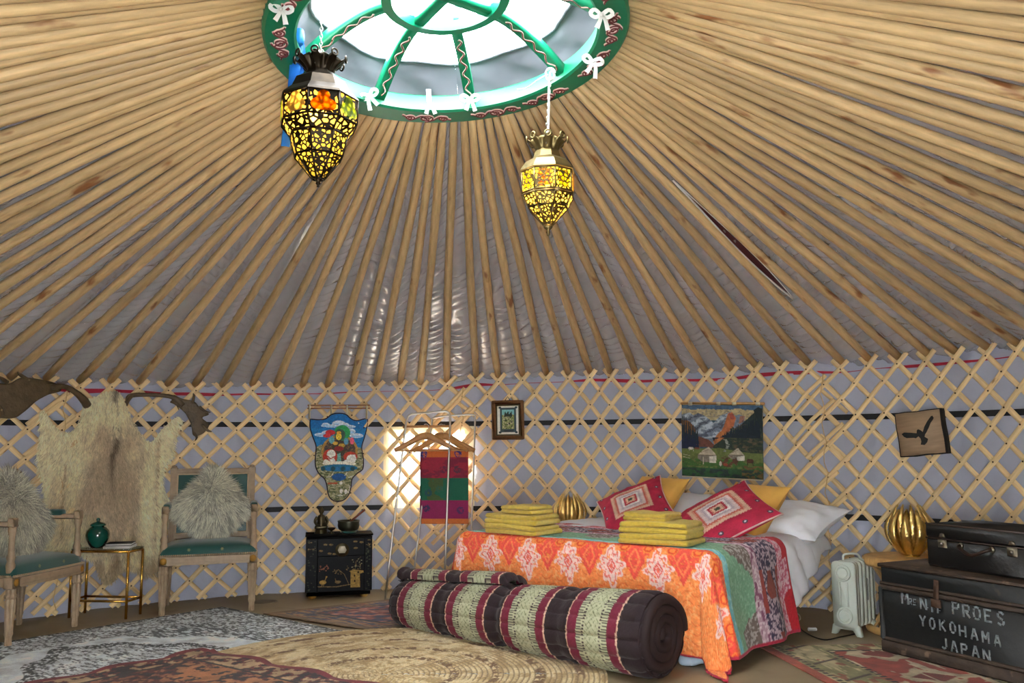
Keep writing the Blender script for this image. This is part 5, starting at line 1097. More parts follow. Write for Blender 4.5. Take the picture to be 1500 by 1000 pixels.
STROKES = {'M': [[(0, 0), (0, 1)], [(.02, 1), (.5, .35)], [(.5, .35), (.98, 1)], [(1, 1), (1, 0)]], 'r': [[(0, 0), (0, 1)], [(.1, .95), (.8, .95)], [(.8, .9), (.8, .55)], [(.1, .5), (.8, .5)], [(.35, .45), (.85, 0)]],
 's': [[(.85, .95), (.1, .95)], [(.05, .9), (.05, .55)], [(.1, .5), (.85, .5)], [(.9, .45), (.9, .1)], [(.85, .05), (0, .05)]], 'N': [[(0, 0), (0, 1)], [(.05, .97), (.92, .05)], [(1, 0), (1, 1)]], '.': [[(.2, .5), (.8, .5)]],
 'P': [[(0, 0), (0, 1)], [(.12, .95), (.75, .95)], [(.85, .9), (.85, .58)], [(.75, .5), (.12, .5)]], 'R': [[(0, 0), (0, 1)], [(.12, .95), (.75, .95)], [(.85, .9), (.85, .58)], [(.75, .5), (.12, .5)], [(.4, .42), (.9, 0)]],
 'O': [[(.12, .82), (.05, .5), (.12, .18)], [(.22, .08), (.5, .0), (.78, .08)], [(.88, .18), (.95, .5), (.88, .82)], [(.78, .92), (.5, 1), (.22, .92)]], 'E': [[(0, 0), (0, 1)], [(.14, .95), (.85, .95)], [(.14, .5), (.65, .5)], [(.14, .05), (.9, .05)]],
 'S': [[(.88, .85), (.6, .98), (.3, .96)], [(.15, .86), (.1, .68), (.3, .56)], [(.4, .52), (.72, .42)], [(.86, .32), (.85, .15), (.7, .05)], [(.5, .0), (.08, .12)]], 'Y': [[(0, 1), (.45, .52)], [(1, 1), (.55, .52)], [(.5, .42), (.5, 0)]],
 'K': [[(0, 0), (0, 1)], [(.9, 1), (.15, .5)], [(.3, .48), (.95, 0)]], 'H': [[(0, 0), (0, 1)], [(1, 0), (1, 1)], [(.12, .5), (.88, .5)]], 'A': [[(0, 0), (.45, 1)], [(.55, 1), (1, 0)], [(.3, .35), (.7, .35)]], 'J': [[(.8, 1), (.8, .25)], [(.7, .12), (.4, .02), (.1, .16)]]}
def letter(ch, px, h):                             # brushed stencil strokes lying on the trunk front
    x0, z0 = on_trunk(1290+px[0]/5.405, 815+px[1]/5.405); w = h*(.62 if ch not in '.' else 1); m = MB(); hw = max(h*.085, .0016)
    for st in STROKES[ch]:
        for p, q in zip(st[:-1], st[1:]):
            a = np.array([(p[0]-.5)*w, (p[1]-.5)*h]); b = np.array([(q[0]-.5)*w, (q[1]-.5)*h]); d = (b-a)/np.linalg.norm(b-a); c = (a+b)/2; L = np.linalg.norm(b-a)+.002
            m.box((x0+c[0], .0075, z0+c[1]), (L, .003, hw*2), 0, rot=Matrix.Rotation(-math.atan2(d[1], d[0]), 4, 'Y'))
    m.build('letter', M_('stencil'), tr, smooth=False)
for s_, pts, h in (('Mrs', [(183, 330), (228, 356), (262, 362)], (.054, .028, .028)), ('N.M.', [(330, 376), (362, 405), (420, 400), (458, 428)], (.050, .009, .050, .009)), ('PROES', [(588, 410), (672, 432), (752, 450), (845, 470), (942, 492)], (.056,)*5),
                   ('YOKOHAMA', [(325, 510), (400, 530), (482, 545), (562, 562), (640, 590), (732, 615), (822, 640), (915, 668)], (.048,)*8), ('JAPAN', [(497, 690), (573, 712), (655, 735), (742, 752), (830, 782)], (.048,)*5)):
    for ch_, p_, h_ in zip(s_, pts, h): letter(ch_, p_, h_)
# ---- suitcase on the trunk
S0_ = onz(1358, 828, TH_+.008); S1_ = onz(1500, 850, TH_+.008); d = S1_-S0_; sy_ = math.atan2(d[1], d[0]); SL, SD, SHH = .60, .36, .0
top_z = depth_at(1358, 765, S0_[1])[2]; SHH = top_z-S0_[2]
su = thing('suitcase', 'dark leather suitcase with nickel catches lying on the black trunk', 'suitcase', mtx=Matrix.Translation(S0_) @ Matrix.Rotation(sy_, 4, 'Z'))
MB().box((SL/2, SD/2, SHH*.33), (SL, SD, SHH*.66-.002), .010).build('body', M_('case_black'), su); MB().box((SL/2, SD/2, SHH*.83), (SL+.002, SD+.002, SHH*.34-.002), .010).build('lid', M_('case_black'), su)
m = MB(); m.tube([(.004, .003, SHH-.004), (SL-.004, .003, SHH-.004)], .005, 6).tube([(.004, .0, SHH*.66), (SL-.004, .0, SHH*.66)], .003, 6); m.build('edge_binding', M_('case_edge'), su)
for x in (.105, .485):
    l_ = MB().box((x, -.003, SHH*.56), (.052, .008, .040), .002).build('catch', M_('old_nickel'), su); MB().lathe([(.0, 0), (.007, 0), (.005, .006), (0, .007)], 10).build('button', M_('steel'), l_, mtx=Matrix.Translation((x, -.007, SHH*.56)) @ Matrix.Rotation(PI/2, 4, 'X')); MB().prism([(x-.018, SHH*.70), (x+.018, SHH*.70), (x+.012, SHH*.78), (x, SHH*.80), (x-.012, SHH*.78)], -.005, .0).build('hasp', M_('old_nickel'), l_)
MB().tube(spline([(.21, -.008, SHH*.56), (.225, -.03, SHH*.52), (.295, -.036, SHH*.40), (.365, -.03, SHH*.52), (.38, -.008, SHH*.56)], 24), .008, 8).build('handle', mat('handle_leather', (40, 26, 20), .5), su)
for x in (.21, .38): MB().lathe([(0, 0), (.016, 0), (.013, .006), (.006, .008), (.005, .013), (0, .014)], 14).build('handle_mount', M_('old_nickel'), su, mtx=Matrix.Translation((x, -.001, SHH*.56)) @ Matrix.Rotation(PI/2, 4, 'X'))

# ---- mountain tapestry (crop units 8.33 per px)
tp = thing('mountain_tapestry', 'painted canvas of mountains, meadow and two yurts hanging above the bed', 'wall hanging', mtx=wall_mtx(1057, 646, -.055, spin=.035))
c = Canvas(170, 140, 95, 70, 1115, 960, (54, 84, 100)); X, Y = c.X, c.Y; n1, n2 = fbm(X/60, Y/30, 3), fbm(X/26, Y/18, 5)
c.mask(Y < 260, (176, 160, 120)); c.mask(Y+50*n1 < 150, (64, 92, 120)); c.mask((Y+60*n1 > 160) & (Y < 220) & (n2 > .6), (140, 130, 110))
c.poly([(95, 190), (200, 165), (250, 200), (310, 170), (390, 200), (500, 280), (560, 400), (520, 560), (95, 560)], (112, 124, 138)); c.poly([(430, 380), (600, 200), (720, 150), (780, 200), (830, 180), (900, 210), (850, 420), (600, 560), (420, 520)], (108, 122, 140))
sk = np.sin((X*.55+Y)/24+5*n1); mtn = (Y > 150) & (Y < 480) & (X > 130) & (X < 720) & (np.abs(c.C[..., 2]-139) < 2); c.mask(mtn & (sk > .55), (162, 174, 186)); c.mask(mtn & (sk < -.72), (74, 82, 98))
c.poly([(690, 170), (740, 155), (790, 230), (760, 330), (700, 400), (640, 470), (560, 480), (640, 330)], (176, 100, 62)); c.poly([(700, 170), (760, 180), (770, 250), (720, 240)], (150, 74, 62)); c.poly([(500, 500), (600, 390), (700, 400), (640, 480), (520, 560)], (168, 104, 58)); c.poly([(840, 200), (900, 200), (880, 270), (820, 300)], (150, 104, 88))
c.poly([(95, 260), (190, 270), (260, 340), (320, 560), (330, 640), (95, 640)], (120, 78, 36)); c.poly([(310, 460), (450, 500), (560, 600), (300, 590)], (104, 62, 52))
def firs(x0, y0, x1, y1, n, h, col, seed, base):
    q = np.random.default_rng(seed)
    for k in range(n):
        f = (k+q.uniform(-.3, .3))/n; x = x0+(x1-x0)*f; y = y0+(y1-y0)*f; hh_ = h*q.uniform(.7, 1.2); c.poly([(x, y-hh_), (x+22, base), (x-22, base)], col)
firs(110, 230, 330, 420, 9, 60, (20, 40, 50), 1, 560); firs(110, 460, 320, 560, 9, 110, (14, 28, 58), 2, 630)
c.poly([(500, 580), (700, 430), (860, 300), (1010, 160), (1060, 100), (1115, 110), (1115, 660), (520, 640)], (34, 50, 42)); c.mask((X > 700) & (Y > 330) & (Y < 640) & (n2 > .57), (62, 66, 48)); c.mask((X > 760) & (Y > 300) & (Y < 640) & (n1 > .62), (84, 72, 56)); firs(520, 560, 1090, 150, 26, 50, (14, 30, 44), 3, 470); c.poly([(1000, 130), (1060, 90), (1110, 120), (1112, 420), (1070, 300)], (18, 34, 38))
c.poly([(95, 620), (320, 610), (600, 600), (900, 645), (1115, 650), (1115, 960), (95, 960)], (98, 110, 58)); c.mask((Y > 740) & (n1 > .36), (62, 98, 44)); c.mask((Y > 850), (44, 84, 50)); c.mask((Y > 860) & (n1 < .45), (40, 56, 54)); c.mask((Y > 800) & (X > 850) & (n1 > .5), (104, 84, 48))
for x0, x1, yt, yb, ym in ((305, 545, 590, 785, 690), (690, 890, 588, 745, 680)):
    xm = (x0+x1)/2+20; c.poly([(x0, ym), (x0+70, yt+40), (xm, yt), (x1-50, yt+40), (x1, ym)], (178, 166, 146)); c.poly([(x0, ym), (x1, ym), (x1-5, yb), (x0+60, yb-10), (x0, yb-45)], (126, 118, 110)); c.poly([(x1-90, ym+20), (x1, ym), (x1-5, yb), (x1-90, yb)], (206, 200, 190)); c.line([(x0+40, ym-30), (xm, yt+30)], 6, (110, 96, 80)); c.line([(x0, ym), (x1, ym)], 6, (90, 78, 66))
c.ell(215, 612, 36, 16, (206, 200, 190)); c.line([(190, 620), (190, 640)], 6, (200, 196, 186)); c.line([(242, 620), (244, 645)], 6, (200, 196, 186)); c.ell(292, 612, 34, 15, (110, 62, 46)); c.ell(955, 745, 44, 28, (78, 46, 32)); c.line([(925, 760), (925, 795)], 9, (60, 38, 30)); c.line([(985, 760), (990, 795)], 9, (60, 38, 30))
c.mask((((X-700)/110)**2+((Y-760)/70)**2 < 1) & (n2 > .48), (92, 58, 42)); c.ell(595, 790, 16, 30, (190, 184, 176)); c.ell(655, 800, 30, 18, (150, 66, 46)); c.line([(375, 720), (375, 800)], 14, (190, 180, 160)); c.line([(110, 690), (200, 705)], 6, (180, 176, 150)); c.line([(110, 720), (200, 740)], 6, (180, 176, 150)); c.mask((np.abs(X-(660+30*np.sin(Y/40))) < 22) & (Y > 490) & (Y < 640) & (n2 > .45), (130, 136, 130))
c.mottle(1/30, .2, 9); u = .565/1020.; wv = .006*np.sin(X/120)*(Y-70)/900-.004*np.sin(Y/200)
m = MB(); m.grid(np.stack([(X-605)*u, wv, -(Y-515)*u*.985], 2), c.lin()); o = m.build('painting', M_('print'), tp); s_ = o.modifiers.new('thick', 'SOLIDIFY'); s_.thickness = .004; s_.offset = -1
MB().box((0, -.0, .254), (.585, .014, .018), .003).build('batten', mat('batten_pine', (206, 158, 100), .5), tp)
for x in (-.22, -.02, .09, .25): MB().box((x, -.003, .252), (.03, .018, .024), .003).build('loop', M_('cream_cloth'), tp)
MB().box((0, .0, -.247), (.56, .008, .008), .002).build('hem', M_('cream_cloth'), tp)

# ---- eagle board
eb = thing('eagle_board', 'pale wooden board with black edges and a black flying eagle silhouette', 'wall plaque', mtx=wall_mtx(1349, 634, -.07, spin=-.09) @ Matrix.Rotation(.12, 4, 'Z'))
mat('board_wood', (166, 140, 112), .6, var=.16, vs=8, stretch=(1, 1, 7), dark=((120, 92, 70), 7, .66, (1, 1, 5))); mat('soot', (16, 18, 18), .7)
q = np.random.default_rng(4); e = [(-.135, -.13), (-.06, -.133), (.02, -.128), (.08, -.131), (.135, -.13), (.137, -.05), (.133, .04), (.136, .13), (.06, .131), (.0, .128), (-.07, .133), (-.134, .13), (-.137, .05), (-.133, -.04)]
MB().prism(e, -.012, .045).build('edge', M_('soot'), eb, smooth=False); MB().prism([(x*.955, z*.955) for x, z in e], -.0135, -.008).build('face', M_('board_wood'), eb, smooth=False)
bird = [(255,470),(290,450),(380,462),(470,480),(480,435),(500,425),(530,440),(560,470),(590,400),(640,330),(700,265),(725,255),(740,290),(720,320),(690,350),(650,420),(610,480),(585,510),(575,540),(620,575),(600,620),(560,655),(505,645),(520,600),(515,560),(490,525),(450,550),(420,540),(320,535),(280,510)]
k_ = .262/640.; bp_ = [((x-515)*k_, -(y-480)*k_) for x, y in bird]
ck = MB(); n = len(bp_); 
vv, _, ff, *_ = delaunay_2d_cdt([Vector(p) for p in bp_], [], [list(range(n))], 1, 1e-6); ck.add(np.array([(p.x, -.0145, p.y) for p in vv]), [tuple(f) for f in ff]); ck.build('eagle_silhouette', M_('soot'), eb, smooth=False)
# ================================================================== RUGS
def rug(name, C0, a, b, la, lb, canvas, z, lab, thick=.006, wave=0., seed=0, drapez=None):
    a = np.asarray(a, float)/np.linalg.norm(a); b = np.asarray(b, float)/np.linalg.norm(b)
    A, B = np.meshgrid(np.linspace(0, la, canvas.w), np.linspace(0, lb, canvas.h)); 
    if wave: 
        ea = np.clip(1-np.minimum(A, la-A)/.12, 0, 1); eb_ = np.clip(1-np.minimum(B, lb-B)/.12, 0, 1)
        A2 = A+wave*ea*np.sin(B*17+seed); B2 = B+wave*eb_*np.sin(A*15+1+seed)
    else: A2, B2 = A, B
    P = np.stack([C0[0]+a[0]*A2+b[0]*B2, C0[1]+a[1]*A2+b[1]*B2, np.full(A.shape, z+thick)+.002*fbm(A*9, B*9, seed)], 2)
    if wave: P[..., 2] += .012*np.maximum(ea*np.abs(np.sin(B*8.5+seed/2)), eb_*np.abs(np.sin(A*7.5+.5+seed/2)))
    if drapez is not None: P[..., 2] += drapez(P[..., 0], P[..., 1])
    m = MB(); m.grid(P, canvas.lin()); L = np.concatenate([P[0], P[1:, -1], P[-1, -2::-1], P[-2:0:-1, 0]]); Lo = L.copy(); Lo[:, 2] -= thick
    ce = np.concatenate([canvas.lin()[0], canvas.lin()[1:, -1], canvas.lin()[-1, -2::-1], canvas.lin()[-2:0:-1, 0]])
    V = np.stack([L, Lo]); V = np.concatenate([V, V[:, :1]], 1); m.grid(V, np.concatenate([np.stack([ce, ce]), np.stack([ce, ce])[:, :1]], 1))
    return tag(m.build(name, M_('weave')), lab, 'rug')
# grey rug
C0 = onz(325, 890); a = np.array([.77, -.638]); b = np.array([-.645, -.765]); la, lb = 3.3, 2.3
c = Canvas(520, 360, 0, 0, la, lb, (222, 232, 238)); X, Y = c.X, c.Y
ex_, ey_ = np.minimum(X, la-X), np.minimum(Y, lb-Y); e = np.minimum(ex_, ey_); sp = fbm(X*56, Y*80, 1, 2); sp2 = fbm(X*26, Y*90, 4, 2)
c.mask((e < .36) & (sp > .52), (104, 110, 116)); c.mask((e < .36) & (sp < .36), (212, 220, 224)); c.mask((e < .04) & (sp2 > .45), (60, 64, 70))
cx, cy = (X-la/2)/1.22, (Y-lb/2)/.66; rho = np.abs(cx)**1.5+np.abs(cy)**1.5+.05*np.sin(np.arctan2(cy, cx)*14); fl = rho < 1
corner = (e > .36) & (rho > 1.42+.1*np.sin(X*9)); c.mask(corner & (sp2 > .46), (88, 96, 104)); c.mask(fl & (sp2 > .53), (98, 106, 114)); c.mask(fl & (sp < .34), (206, 214, 218)); c.mask((np.abs(rho-.98) < .07) & (sp > .42), (52, 60, 68)); c.mask((rho < .42) & (sp > .44), (96, 106, 116)); c.mottle(14, .25, 3)
rug('grey_rug', C0, a, b, la, lb, c, .001, 'large faded grey and white rug under the other rugs')
# red and blue rug by the cabinet
C1 = onz(386, 901); b1 = onz(560, 928)-C1; b1 = b1[:2]/np.linalg.norm(b1[:2]); a1 = np.array([-b1[1], b1[0]]); a1 = a1 if a1[1] > 0 else -a1
a1 = a1*.93+b1*.37; a1 /= np.linalg.norm(a1)
c = Canvas(200, 150, 0, 0, 1.5, .95, (128, 62, 58)); X, Y = c.X, c.Y; e = np.minimum(np.minimum(X, 1.5-X), np.minimum(Y, .95-Y)); k = fbm(X*22, Y*22, 2); k2 = fbm(X*50, Y*16, 5)
c.mask(k > .56, (170, 118, 108)); c.mask(k < .38, (52, 56, 92)); c.mask(e < .20, (150, 118, 84)); c.mask((e < .20) & (k2 > .55), (58, 62, 88)); c.mask((e < .2) & (k2 < .36), (120, 52, 46)); c.mask(e < .06, (112, 88, 62)); c.mask(np.abs(e-.2) < .012, (34, 34, 48)); c.mottle(16, .25, 4)
rug('persian_rug', C1, a1, b1, 1.5, .95, c, .006, 'worn red and blue rug beside the lacquer cabinet')
# kilim by the trunk
C2 = onz(1112, 948); c = Canvas(210, 240, 0, 0, 1.05, 1.5, (150, 58, 44)); X, Y = c.X, c.Y; k = fbm(X*18, Y*10, 3); k2 = fbm(X*40, Y*8, 6)
fd = (X > .30) & (X < .74) & (Y > .14); c.mask(~fd, (176, 164, 122)); c.mask(~fd & (k2 > .58), (128, 126, 84)); c.mask(~fd & (k < .34), (142, 84, 62)); c.mask((X < .055), (170, 74, 52)); c.mask((np.abs(X-.075) < .014) & (np.sin(Y*150) > 0), (34, 30, 34))
for q in (.30, .74): c.mask((np.abs(X-q) < .014) & (np.sin(Y*150) > -.2) & (Y > .14), (30, 28, 34))
c.mask((np.abs(Y-.14) < .012) & (X > .29) & (X < .75), (30, 28, 34)); zz = np.mod(Y, .44)-.22
c.mask(fd & (np.abs(X-.52)/.20+np.abs(zz)/.15+.1*np.sin(X*60) < 1) & (k > .30), (184, 170, 138)); c.mask(fd & (np.abs(X-.52)/.11+np.abs(zz)/.08 < 1), (120, 44, 38)); c.mask(fd & (k2 > .70), (190, 176, 146)); c.mask((X > .10) & (X < .27) & (np.abs(np.mod(Y+.6*X, .30)-.15) < .012), (70, 52, 48)); c.mottle(20, .25, 5)
rug('kilim_rug', C2, (1, .06), (.14, -1), 1.05, 1.5, c, .001, 'red and cream woven kilim in front of the black trunk', .005)
# round jute rug made of coiled braid
JC, JR = np.array([-.60, 4.15]), 1.02; nr, na = 170, 420
r = np.linspace(0.004, JR, nr); an = np.linspace(0, 2*PI, na+1); Rg, Ag = np.meshgrid(r, an, indexing='ij'); coil = Rg/.024+Ag/(2*PI)
h = .006+.005*np.abs(np.sin(coil*PI))**.6+.002*np.sin(Ag*Rg*160+np.floor(coil)*2)
kk = fbm(Ag*9, Rg*26, 3); C = np.empty(Rg.shape+(3,)); C[:] = (206, 182, 136); C[kk > .58] = (222, 204, 162); C[kk < .40] = (178, 150, 104); C[np.abs(np.sin(coil*PI)) < .28] = (138, 112, 76)
for r0 in (.33, .52, .72, .90): op = (np.abs(Rg-r0) < .022) & (fbm(Ag*26, Rg*30, 7) > .50); C[op] = (120, 88, 58)
C *= (1+.22*(fbm(Ag*Rg*90, Rg*60, 8)-.5))[..., None]
hz = .008+h; V = np.stack([JC[0]+Rg*np.cos(Ag), JC[1]+Rg*np.sin(Ag), hz], 2); m = MB(); m.grid(V, lin(np.clip(C, 0, 255))); Lo = V[-1].copy(); Lo[:, 2] = .006; m.grid(np.stack([V[-1], Lo]), lin(np.stack([C[-1], C[-1]])))
tag(m.build('jute_rug', M_('weave')), 'round coiled jute rug in front of the rolled mattress', 'rug')
# dark red rug in front, lying on jute and grey rugs
C3 = onz(292, 957); c = Canvas(260, 220, 0, 0, 1.7, 1.35, (84, 30, 30)); X, Y = c.X, c.Y; e = np.minimum(np.minimum(X, 1.7-X), np.minimum(Y, 1.35-Y)); k = fbm(X*30, Y*30, 2, 2); k2 = fbm(X*14, Y*14, 6)
c.mask(k > .60, (150, 92, 66)); c.mask(k < .36, (34, 26, 34)); c.mask((k2 > .6) & (k > .45), (166, 112, 72)); c.mask(e < .16, (104, 40, 40)); c.mask((e < .16) & (k > .54), (176, 148, 112)); c.mask((e < .16) & (k < .40), (30, 24, 32)); c.mask(e < .035, (112, 26, 38)); c.mask(np.abs(e-.16) < .01, (26, 22, 26)); c.mask((np.hypot(X-.5, (Y-.3)) < .13) & (k > .35), (168, 108, 66)); c.mottle(20, .25, 7)
def lift(x, y): return np.where(np.hypot(x-JC[0], y-JC[1]) < JR+.02, .019, .007)
rug('oriental_rug', C3, (.80, -.58), (-.64, -.77), 1.7, 1.35, c, .002, 'dark red patterned rug with a rippled edge overlapping the jute rug', .006, .022, 3, lift)
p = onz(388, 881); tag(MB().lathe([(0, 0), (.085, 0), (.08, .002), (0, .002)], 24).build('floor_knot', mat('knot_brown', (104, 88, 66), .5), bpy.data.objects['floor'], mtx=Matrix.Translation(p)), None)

# ================================================================== LANTERNS
def filigree(name, scale, metal_n, glass_col, thr):
    m = bpy.data.materials.new(name); m.use_nodes = True; N, L = m.node_tree.nodes, m.node_tree.links; b = N['Principled BSDF']
    b.inputs['Base Color'].default_value = (*lin(metal_n), 1); b.inputs['Metallic'].default_value = .8; b.inputs['Roughness'].default_value = .42
    at = N.new('ShaderNodeAttribute'); at.attribute_name = 'tc'; vo = N.new('ShaderNodeTexVoronoi'); vo.feature = 'DISTANCE_TO_EDGE'; vo.inputs['Scale'].default_value = scale; L.new(at.outputs['Vector'], vo.inputs['Vector'])
    ma = N.new('ShaderNodeMath'); ma.operation = 'LESS_THAN'; ma.inputs[1].default_value = thr; L.new(vo.outputs['Distance'], ma.inputs[0])
    t = N.new('ShaderNodeBsdfTranslucent'); t.inputs[0].default_value = (*lin(glass_col), 1); tr = N.new('ShaderNodeBsdfTransparent'); tr.inputs[0].default_value = (*lin(glass_col), 1)
    g = N.new('ShaderNodeMixShader'); g.inputs[0].default_value = .22; L.new(t.outputs[0], g.inputs[1]); L.new(tr.outputs[0], g.inputs[2])
    mx = N.new('ShaderNodeMixShader'); L.new(ma.outputs[0], mx.inputs[0]); L.new(g.outputs[0], mx.inputs[1]); L.new(b.outputs[0], mx.inputs[2]); L.new(mx.outputs[0], N['Material Output'].inputs[0]); return m
def glass(name, col, k=.25):
    m = bpy.data.materials.new(name); m.use_nodes = True; N, L = m.node_tree.nodes, m.node_tree.links
    t = N.new('ShaderNodeBsdfTranslucent'); t.inputs[0].default_value = (*lin(col), 1); gl = N.new('ShaderNodeBsdfGlossy'); gl.inputs['Roughness'].default_value = .1; mx = N.new('ShaderNodeMixShader'); mx.inputs[0].default_value = .06
    no = N.new('ShaderNodeTexNoise'); no.inputs['Scale'].default_value = 60; mm = N.new('ShaderNodeMix'); mm.data_type = 'RGBA'; mm.inputs[6].default_value = (*lin(col), 1); mm.inputs[7].default_value = (*(lin(col)*.7), 1); L.new(no.outputs[0], mm.inputs[0]); L.new(mm.outputs[2], t.inputs[0])
    L.new(t.outputs[0], mx.inputs[1]); L.new(gl.outputs[0], mx.inputs[2]); L.new(mx.outputs[0], N['Material Output'].inputs[0]); return m
bulb_m = bpy.data.materials.new('bulb_glow'); bulb_m.use_nodes = True; e_ = bulb_m.node_tree.nodes['Principled BSDF']; e_.inputs['Emission Color'].default_value = (1, .72, .34, 1); e_.inputs['Emission Strength'].default_value = 40
def facet(root, n, r0, z0, r1, z1, material, name, a0=0., inset=.0, n_in=None):
    for k in range(n):
        a, b = a0+k*2*PI/n, a0+(k+1)*2*PI/n
        P = np.array([(r0*math.cos(a), r0*math.sin(a), z0), (r0*math.cos(b), r0*math.sin(b), z0), (r1*math.cos(b), r1*math.sin(b), z1), (r1*math.cos(a), r1*math.sin(a), z1)])
        w0, w1, h = r0*math.sin(PI/n), r1*math.sin(PI/n), math.hypot(z1-z0, r1-r0)
        tc = np.array([(-w0, 0, k*3.3), (w0, 0, k*3.3), (w1, h, k*3.3), (-w1, h, k*3.3)])
        m = MB(); m.add(P, [(0, 1, 2, 3)], tc=tc); yield k, (a+b)/2, m.build(name, material, root, smooth=False)
def chain(m, p0, p1, link_l=.02, r=.0016):
    p0, p1 = np.asarray(p0, float), np.asarray(p1, float); L = np.linalg.norm(p1-p0); n = max(2, int(L/(link_l*.72))); d = (p1-p0)/L
    s = np.cross(d, [0, 1, .1]); s /= np.linalg.norm(s); q = np.cross(d, s)
    for k in range(n):
        c = p0+d*L*(k+.5)/n; w = s if k % 2 else q; m.tube([c+d*math.cos(t)*link_l/2+w*math.sin(t)*link_l*.28 for t in np.linspace(0, 2*PI, 10, endpoint=False)], r, 4, closed=True)
def trefoil(w, h):
    pts = []
    for cx_, cz_, r_, t0, t1 in ((w*.28, -h*.18, w*.24, -.5*PI, .45*PI), (0, h*.22, w*.26, -.05*PI, 1.05*PI), (-w*.28, -h*.18, w*.24, .55*PI, 1.5*PI)):
        for t in np.linspace(t0, t1, 9): pts.append((cx_+r_*math.cos(t), cz_+r_*math.sin(t)))
    return pts
def lantern(name, loc, rz, lab, n, body, dome, gal, fil_mats, metal, panes, top_anchor, a0):
    t = thing(name, lab, 'lantern', mtx=Matrix.Translation(loc) @ Matrix.Rotation(rz, 4, 'Z')); rib = MB()
    for (r0, z0), (r1, z1), fm_ in body:
        for k, am, o in facet(t, n, r0, z0, r1, z1, fil_mats[fm_], 'pierced_panel', a0): pass
        for k in range(n):
            a = a0+k*2*PI/n; rib.tube([(r0*math.cos(a), r0*math.sin(a), z0), (r1*math.cos(a), r1*math.sin(a), z1)], .0042, 5)
            b = a0+(k+1)*2*PI/n
            for r, z in ((r0, z0), (r1, z1)): rib.tube([(r*math.cos(a), r*math.sin(a), z), (r*math.cos(b), r*math.sin(b), z)], .0045, 5)
    rib.build('frame', M_(metal), t)
    if panes:
        (r0, z0), (r1, z1) = panes['at']; zc = (z0+z1)/2; ap = (r0+r1)/2*math.cos(PI/n)+.004; w = 2*r0*math.sin(PI/n)*.80; h = (z1-z0)*.92
        for k in range(n):
            am = a0+(k+.5)*2*PI/n; pts = trefoil(w, h) if panes['shape'] == 'trefoil' else [(-w*.4, -h*.42), (w*.4, -h*.42), (w*.4, h*.42), (-w*.4, h*.42)]
            vv, _, ff, *_ = delaunay_2d_cdt([Vector(p) for p in pts], [], [list(range(len(pts)))], 1, 1e-6)
            m = MB(); m.add(np.array([(p.x, -ap, zc+p.y) for p in vv]), [tuple(f) for f in ff]); m.build('glass_pane', panes['mats'][k % len(panes['mats'])], t, smooth=False, mtx=Matrix.Rotation(am+PI/2, 4, 'Z'))
    d_ = MB()
    for (r0, z0), (r1, z1) in zip(dome[:-1], dome[1:]):
        for k in range(n):
            a, b = a0+k*2*PI/n, a0+(k+1)*2*PI/n; d_.add([(r0*math.cos(a), r0*math.sin(a), z0), (r0*math.cos(b), r0*math.sin(b), z0), (r1*math.cos(b), r1*math.sin(b), z1), (r1*math.cos(a), r1*math.sin(a), z1)], [(0, 1, 2, 3)])
    d_.build('dome', M_(metal), t, smooth=False)
    g_ = MB(); an = np.linspace(0, 2*PI, 97); rows = []
    for f in np.linspace(0, 1, 6): rr_ = gal[0]+(gal[1]-gal[0])*f**1.5+.012*f*np.cos(an*8); rows.append(np.stack([rr_*np.cos(an), rr_*np.sin(an), gal[2]+(gal[3]-gal[2])*f+.012*f*np.abs(np.cos(an*8))], 1))
    g_.grid(np.array(rows)); go = g_.build('gallery', M_(metal), t); s = go.modifiers.new('thick', 'SOLIDIFY'); s.thickness = .003
    for k in range(8): a = k*PI/4; MB().tube([((gal[1]+.012)*math.cos(a)+.013*math.cos(q)*-math.sin(a), (gal[1]+.012)*math.sin(a)+.013*math.cos(q)*math.cos(a), gal[3]+.012+.013*math.sin(q)) for q in np.linspace(0, 2*PI, 12, endpoint=False)], .004, 5, closed=True).build('scroll', M_(metal), go)
    MB().lathe([(.0, -.034), (.006, -.032), (.004, -.026), (.010, -.018), (.005, -.010), (.016, -.002), (.02, .006)], 12).build('finial', M_(metal), t)
    c_ = MB(); apex = np.array([0, 0, gal[3]+.055]); 
    for k in range(3): a = k*2*PI/3+.4; chain(c_, ((gal[0]+.01)*math.cos(a), (gal[0]+.01)*math.sin(a), gal[2]+.02), apex)
    inv = Matrix(t.matrix_basis).inverted(); chain(c_, apex, np.array(inv @ Vector(top_anchor))); c_.build('chain', M_('steel'), t)
    bz = (body[0][0][1]+body[0][1][1])/2
    bs = [(.03, -.02), (-.03, .025)] if n == 8 and panes and panes['shape'] == 'trefoil' else [(0, -.02)]
    for bx_, by_ in bs: MB().lathe([(.008, bz+.05), (.012, bz+.04), (.02, bz+.015), (.021, bz), (.014, bz-.018), (0, bz-.022)], 12, (bx_, by_, 0)).build('bulb', bulb_m, t)
    ld = bpy.data.lights.new('lantern_light', 'POINT'); ld.energy = 2.2; ld.color = (1, .72, .36); ld.shadow_soft_size = .03; lo = bpy.data.objects.new('lantern_light', ld); COL.objects.link(lo); lo.parent = t; lo.location = (0, 0, bz-.03)
    return t
FA = filigree('pierced_iron', 42, (40, 33, 24), (250, 206, 96), .16); FB = filigree('pierced_iron_fine', 58, (44, 37, 26), (250, 214, 90), .17); FC = filigree('pierced_brass', 52, (120, 104, 66), (246, 226, 80), .14); FD = filigree('pierced_brass_fine', 62, (90, 78, 46), (250, 216, 96), .18)
D1 = 3.28; b1_ = depth_at(466, 262, D1)
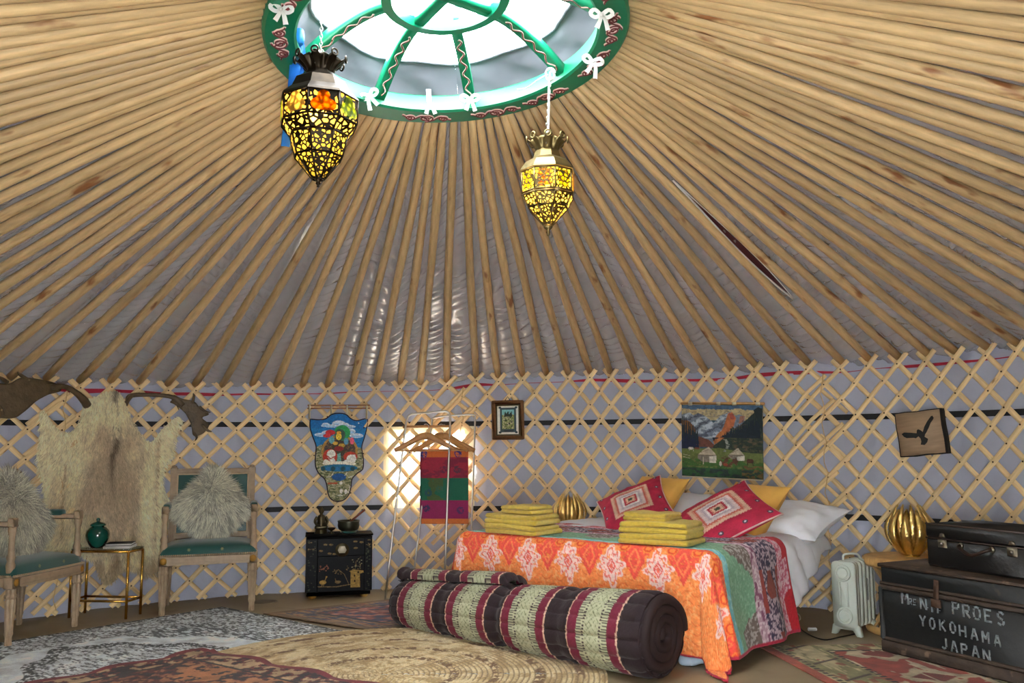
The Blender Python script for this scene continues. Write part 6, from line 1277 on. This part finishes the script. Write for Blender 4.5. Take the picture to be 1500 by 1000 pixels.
lantern('moroccan_lantern', tuple(b1_), 0., 'large dark pierced metal lantern with green, white and orange glass', 8,
        [((.148, .212), (.150, .305), 0), ((.112, .168), (.148, .212), 0), ((.092, .085), (.112, .166), 1), ((.024, .0), (.092, .085), 1)], [(.156, .305), (.15, .315), (.118, .345), (.10, .385), (.06, .41), (.05, .425)], (.048, .088, .42, .465), [FA, FB], 'lantern_metal',
        {'at': ((.150, .215), (.150, .303)), 'shape': 'trefoil', 'mats': [glass('glass_orange', (250, 130, 24)), glass('glass_green', (150, 220, 60)), glass('glass_green'+'_pale', (160, 220, 80)), glass('glass_white', (250, 240, 220))]}, tuple(depth_at(471, 40, D1)+np.array([0, 0, .06])), math.radians(-90-4))
D2 = 3.62; b2_ = depth_at(803, 334, D2); an2 = depth_at(806, 112, D2)
lantern('moroccan_lantern', tuple(b2_), 0., 'smaller brass lantern with yellow pierced panels on a white cord', 8,
        [((.112, .145), (.112, .235), 0), ((.085, .085), (.112, .135), 1), ((.022, .015), (.085, .085), 1)], [(.118, .135), (.118, .145), (.116, .235), (.12, .24), (.116, .25), (.095, .28), (.062, .30), (.055, .325), (.048, .335)][3:], (.046, .075, .33, .372), [FC, FD], 'lantern_brass',
        {'at': ((.112, .145), (.112, .235)), 'shape': 'rect', 'mats': [filigree('pane_yellow', 52, (120, 104, 66), (250, 236, 60), .13), filigree('pane_pink', 52, (120, 104, 66), (240, 160, 120), .13)]}, tuple(an2), math.radians(-90+14))
cw = thing('extension_lead', 'white cord and plug from the crown rim down to the smaller lantern', 'cord', tuple(an2)); L2 = b2_[2]+.40-an2[2]
MB().tube(spline([(.0, 0, .02), (-.006, -.004, -.05), (-.008, -.004, L2*.6), (-.012, -.004, L2)], 20), .0042, 6).build('lead', M_('wire_white'), cw)
MB().tube([(.02*math.cos(q)*(1-.01*q), -.012+.002*q, .01+.024*math.sin(q)) for q in np.linspace(0, 14, 60)], .004, 5).build('coil', M_('wire_white'), cw)
MB().tube(spline([(-.01, 0, .01), (-.05, .03, -.0), (-.10, .07, -.02), (-.14, .10, -.015)], 16), .003, 5).build('tail', M_('wire_white'), cw)
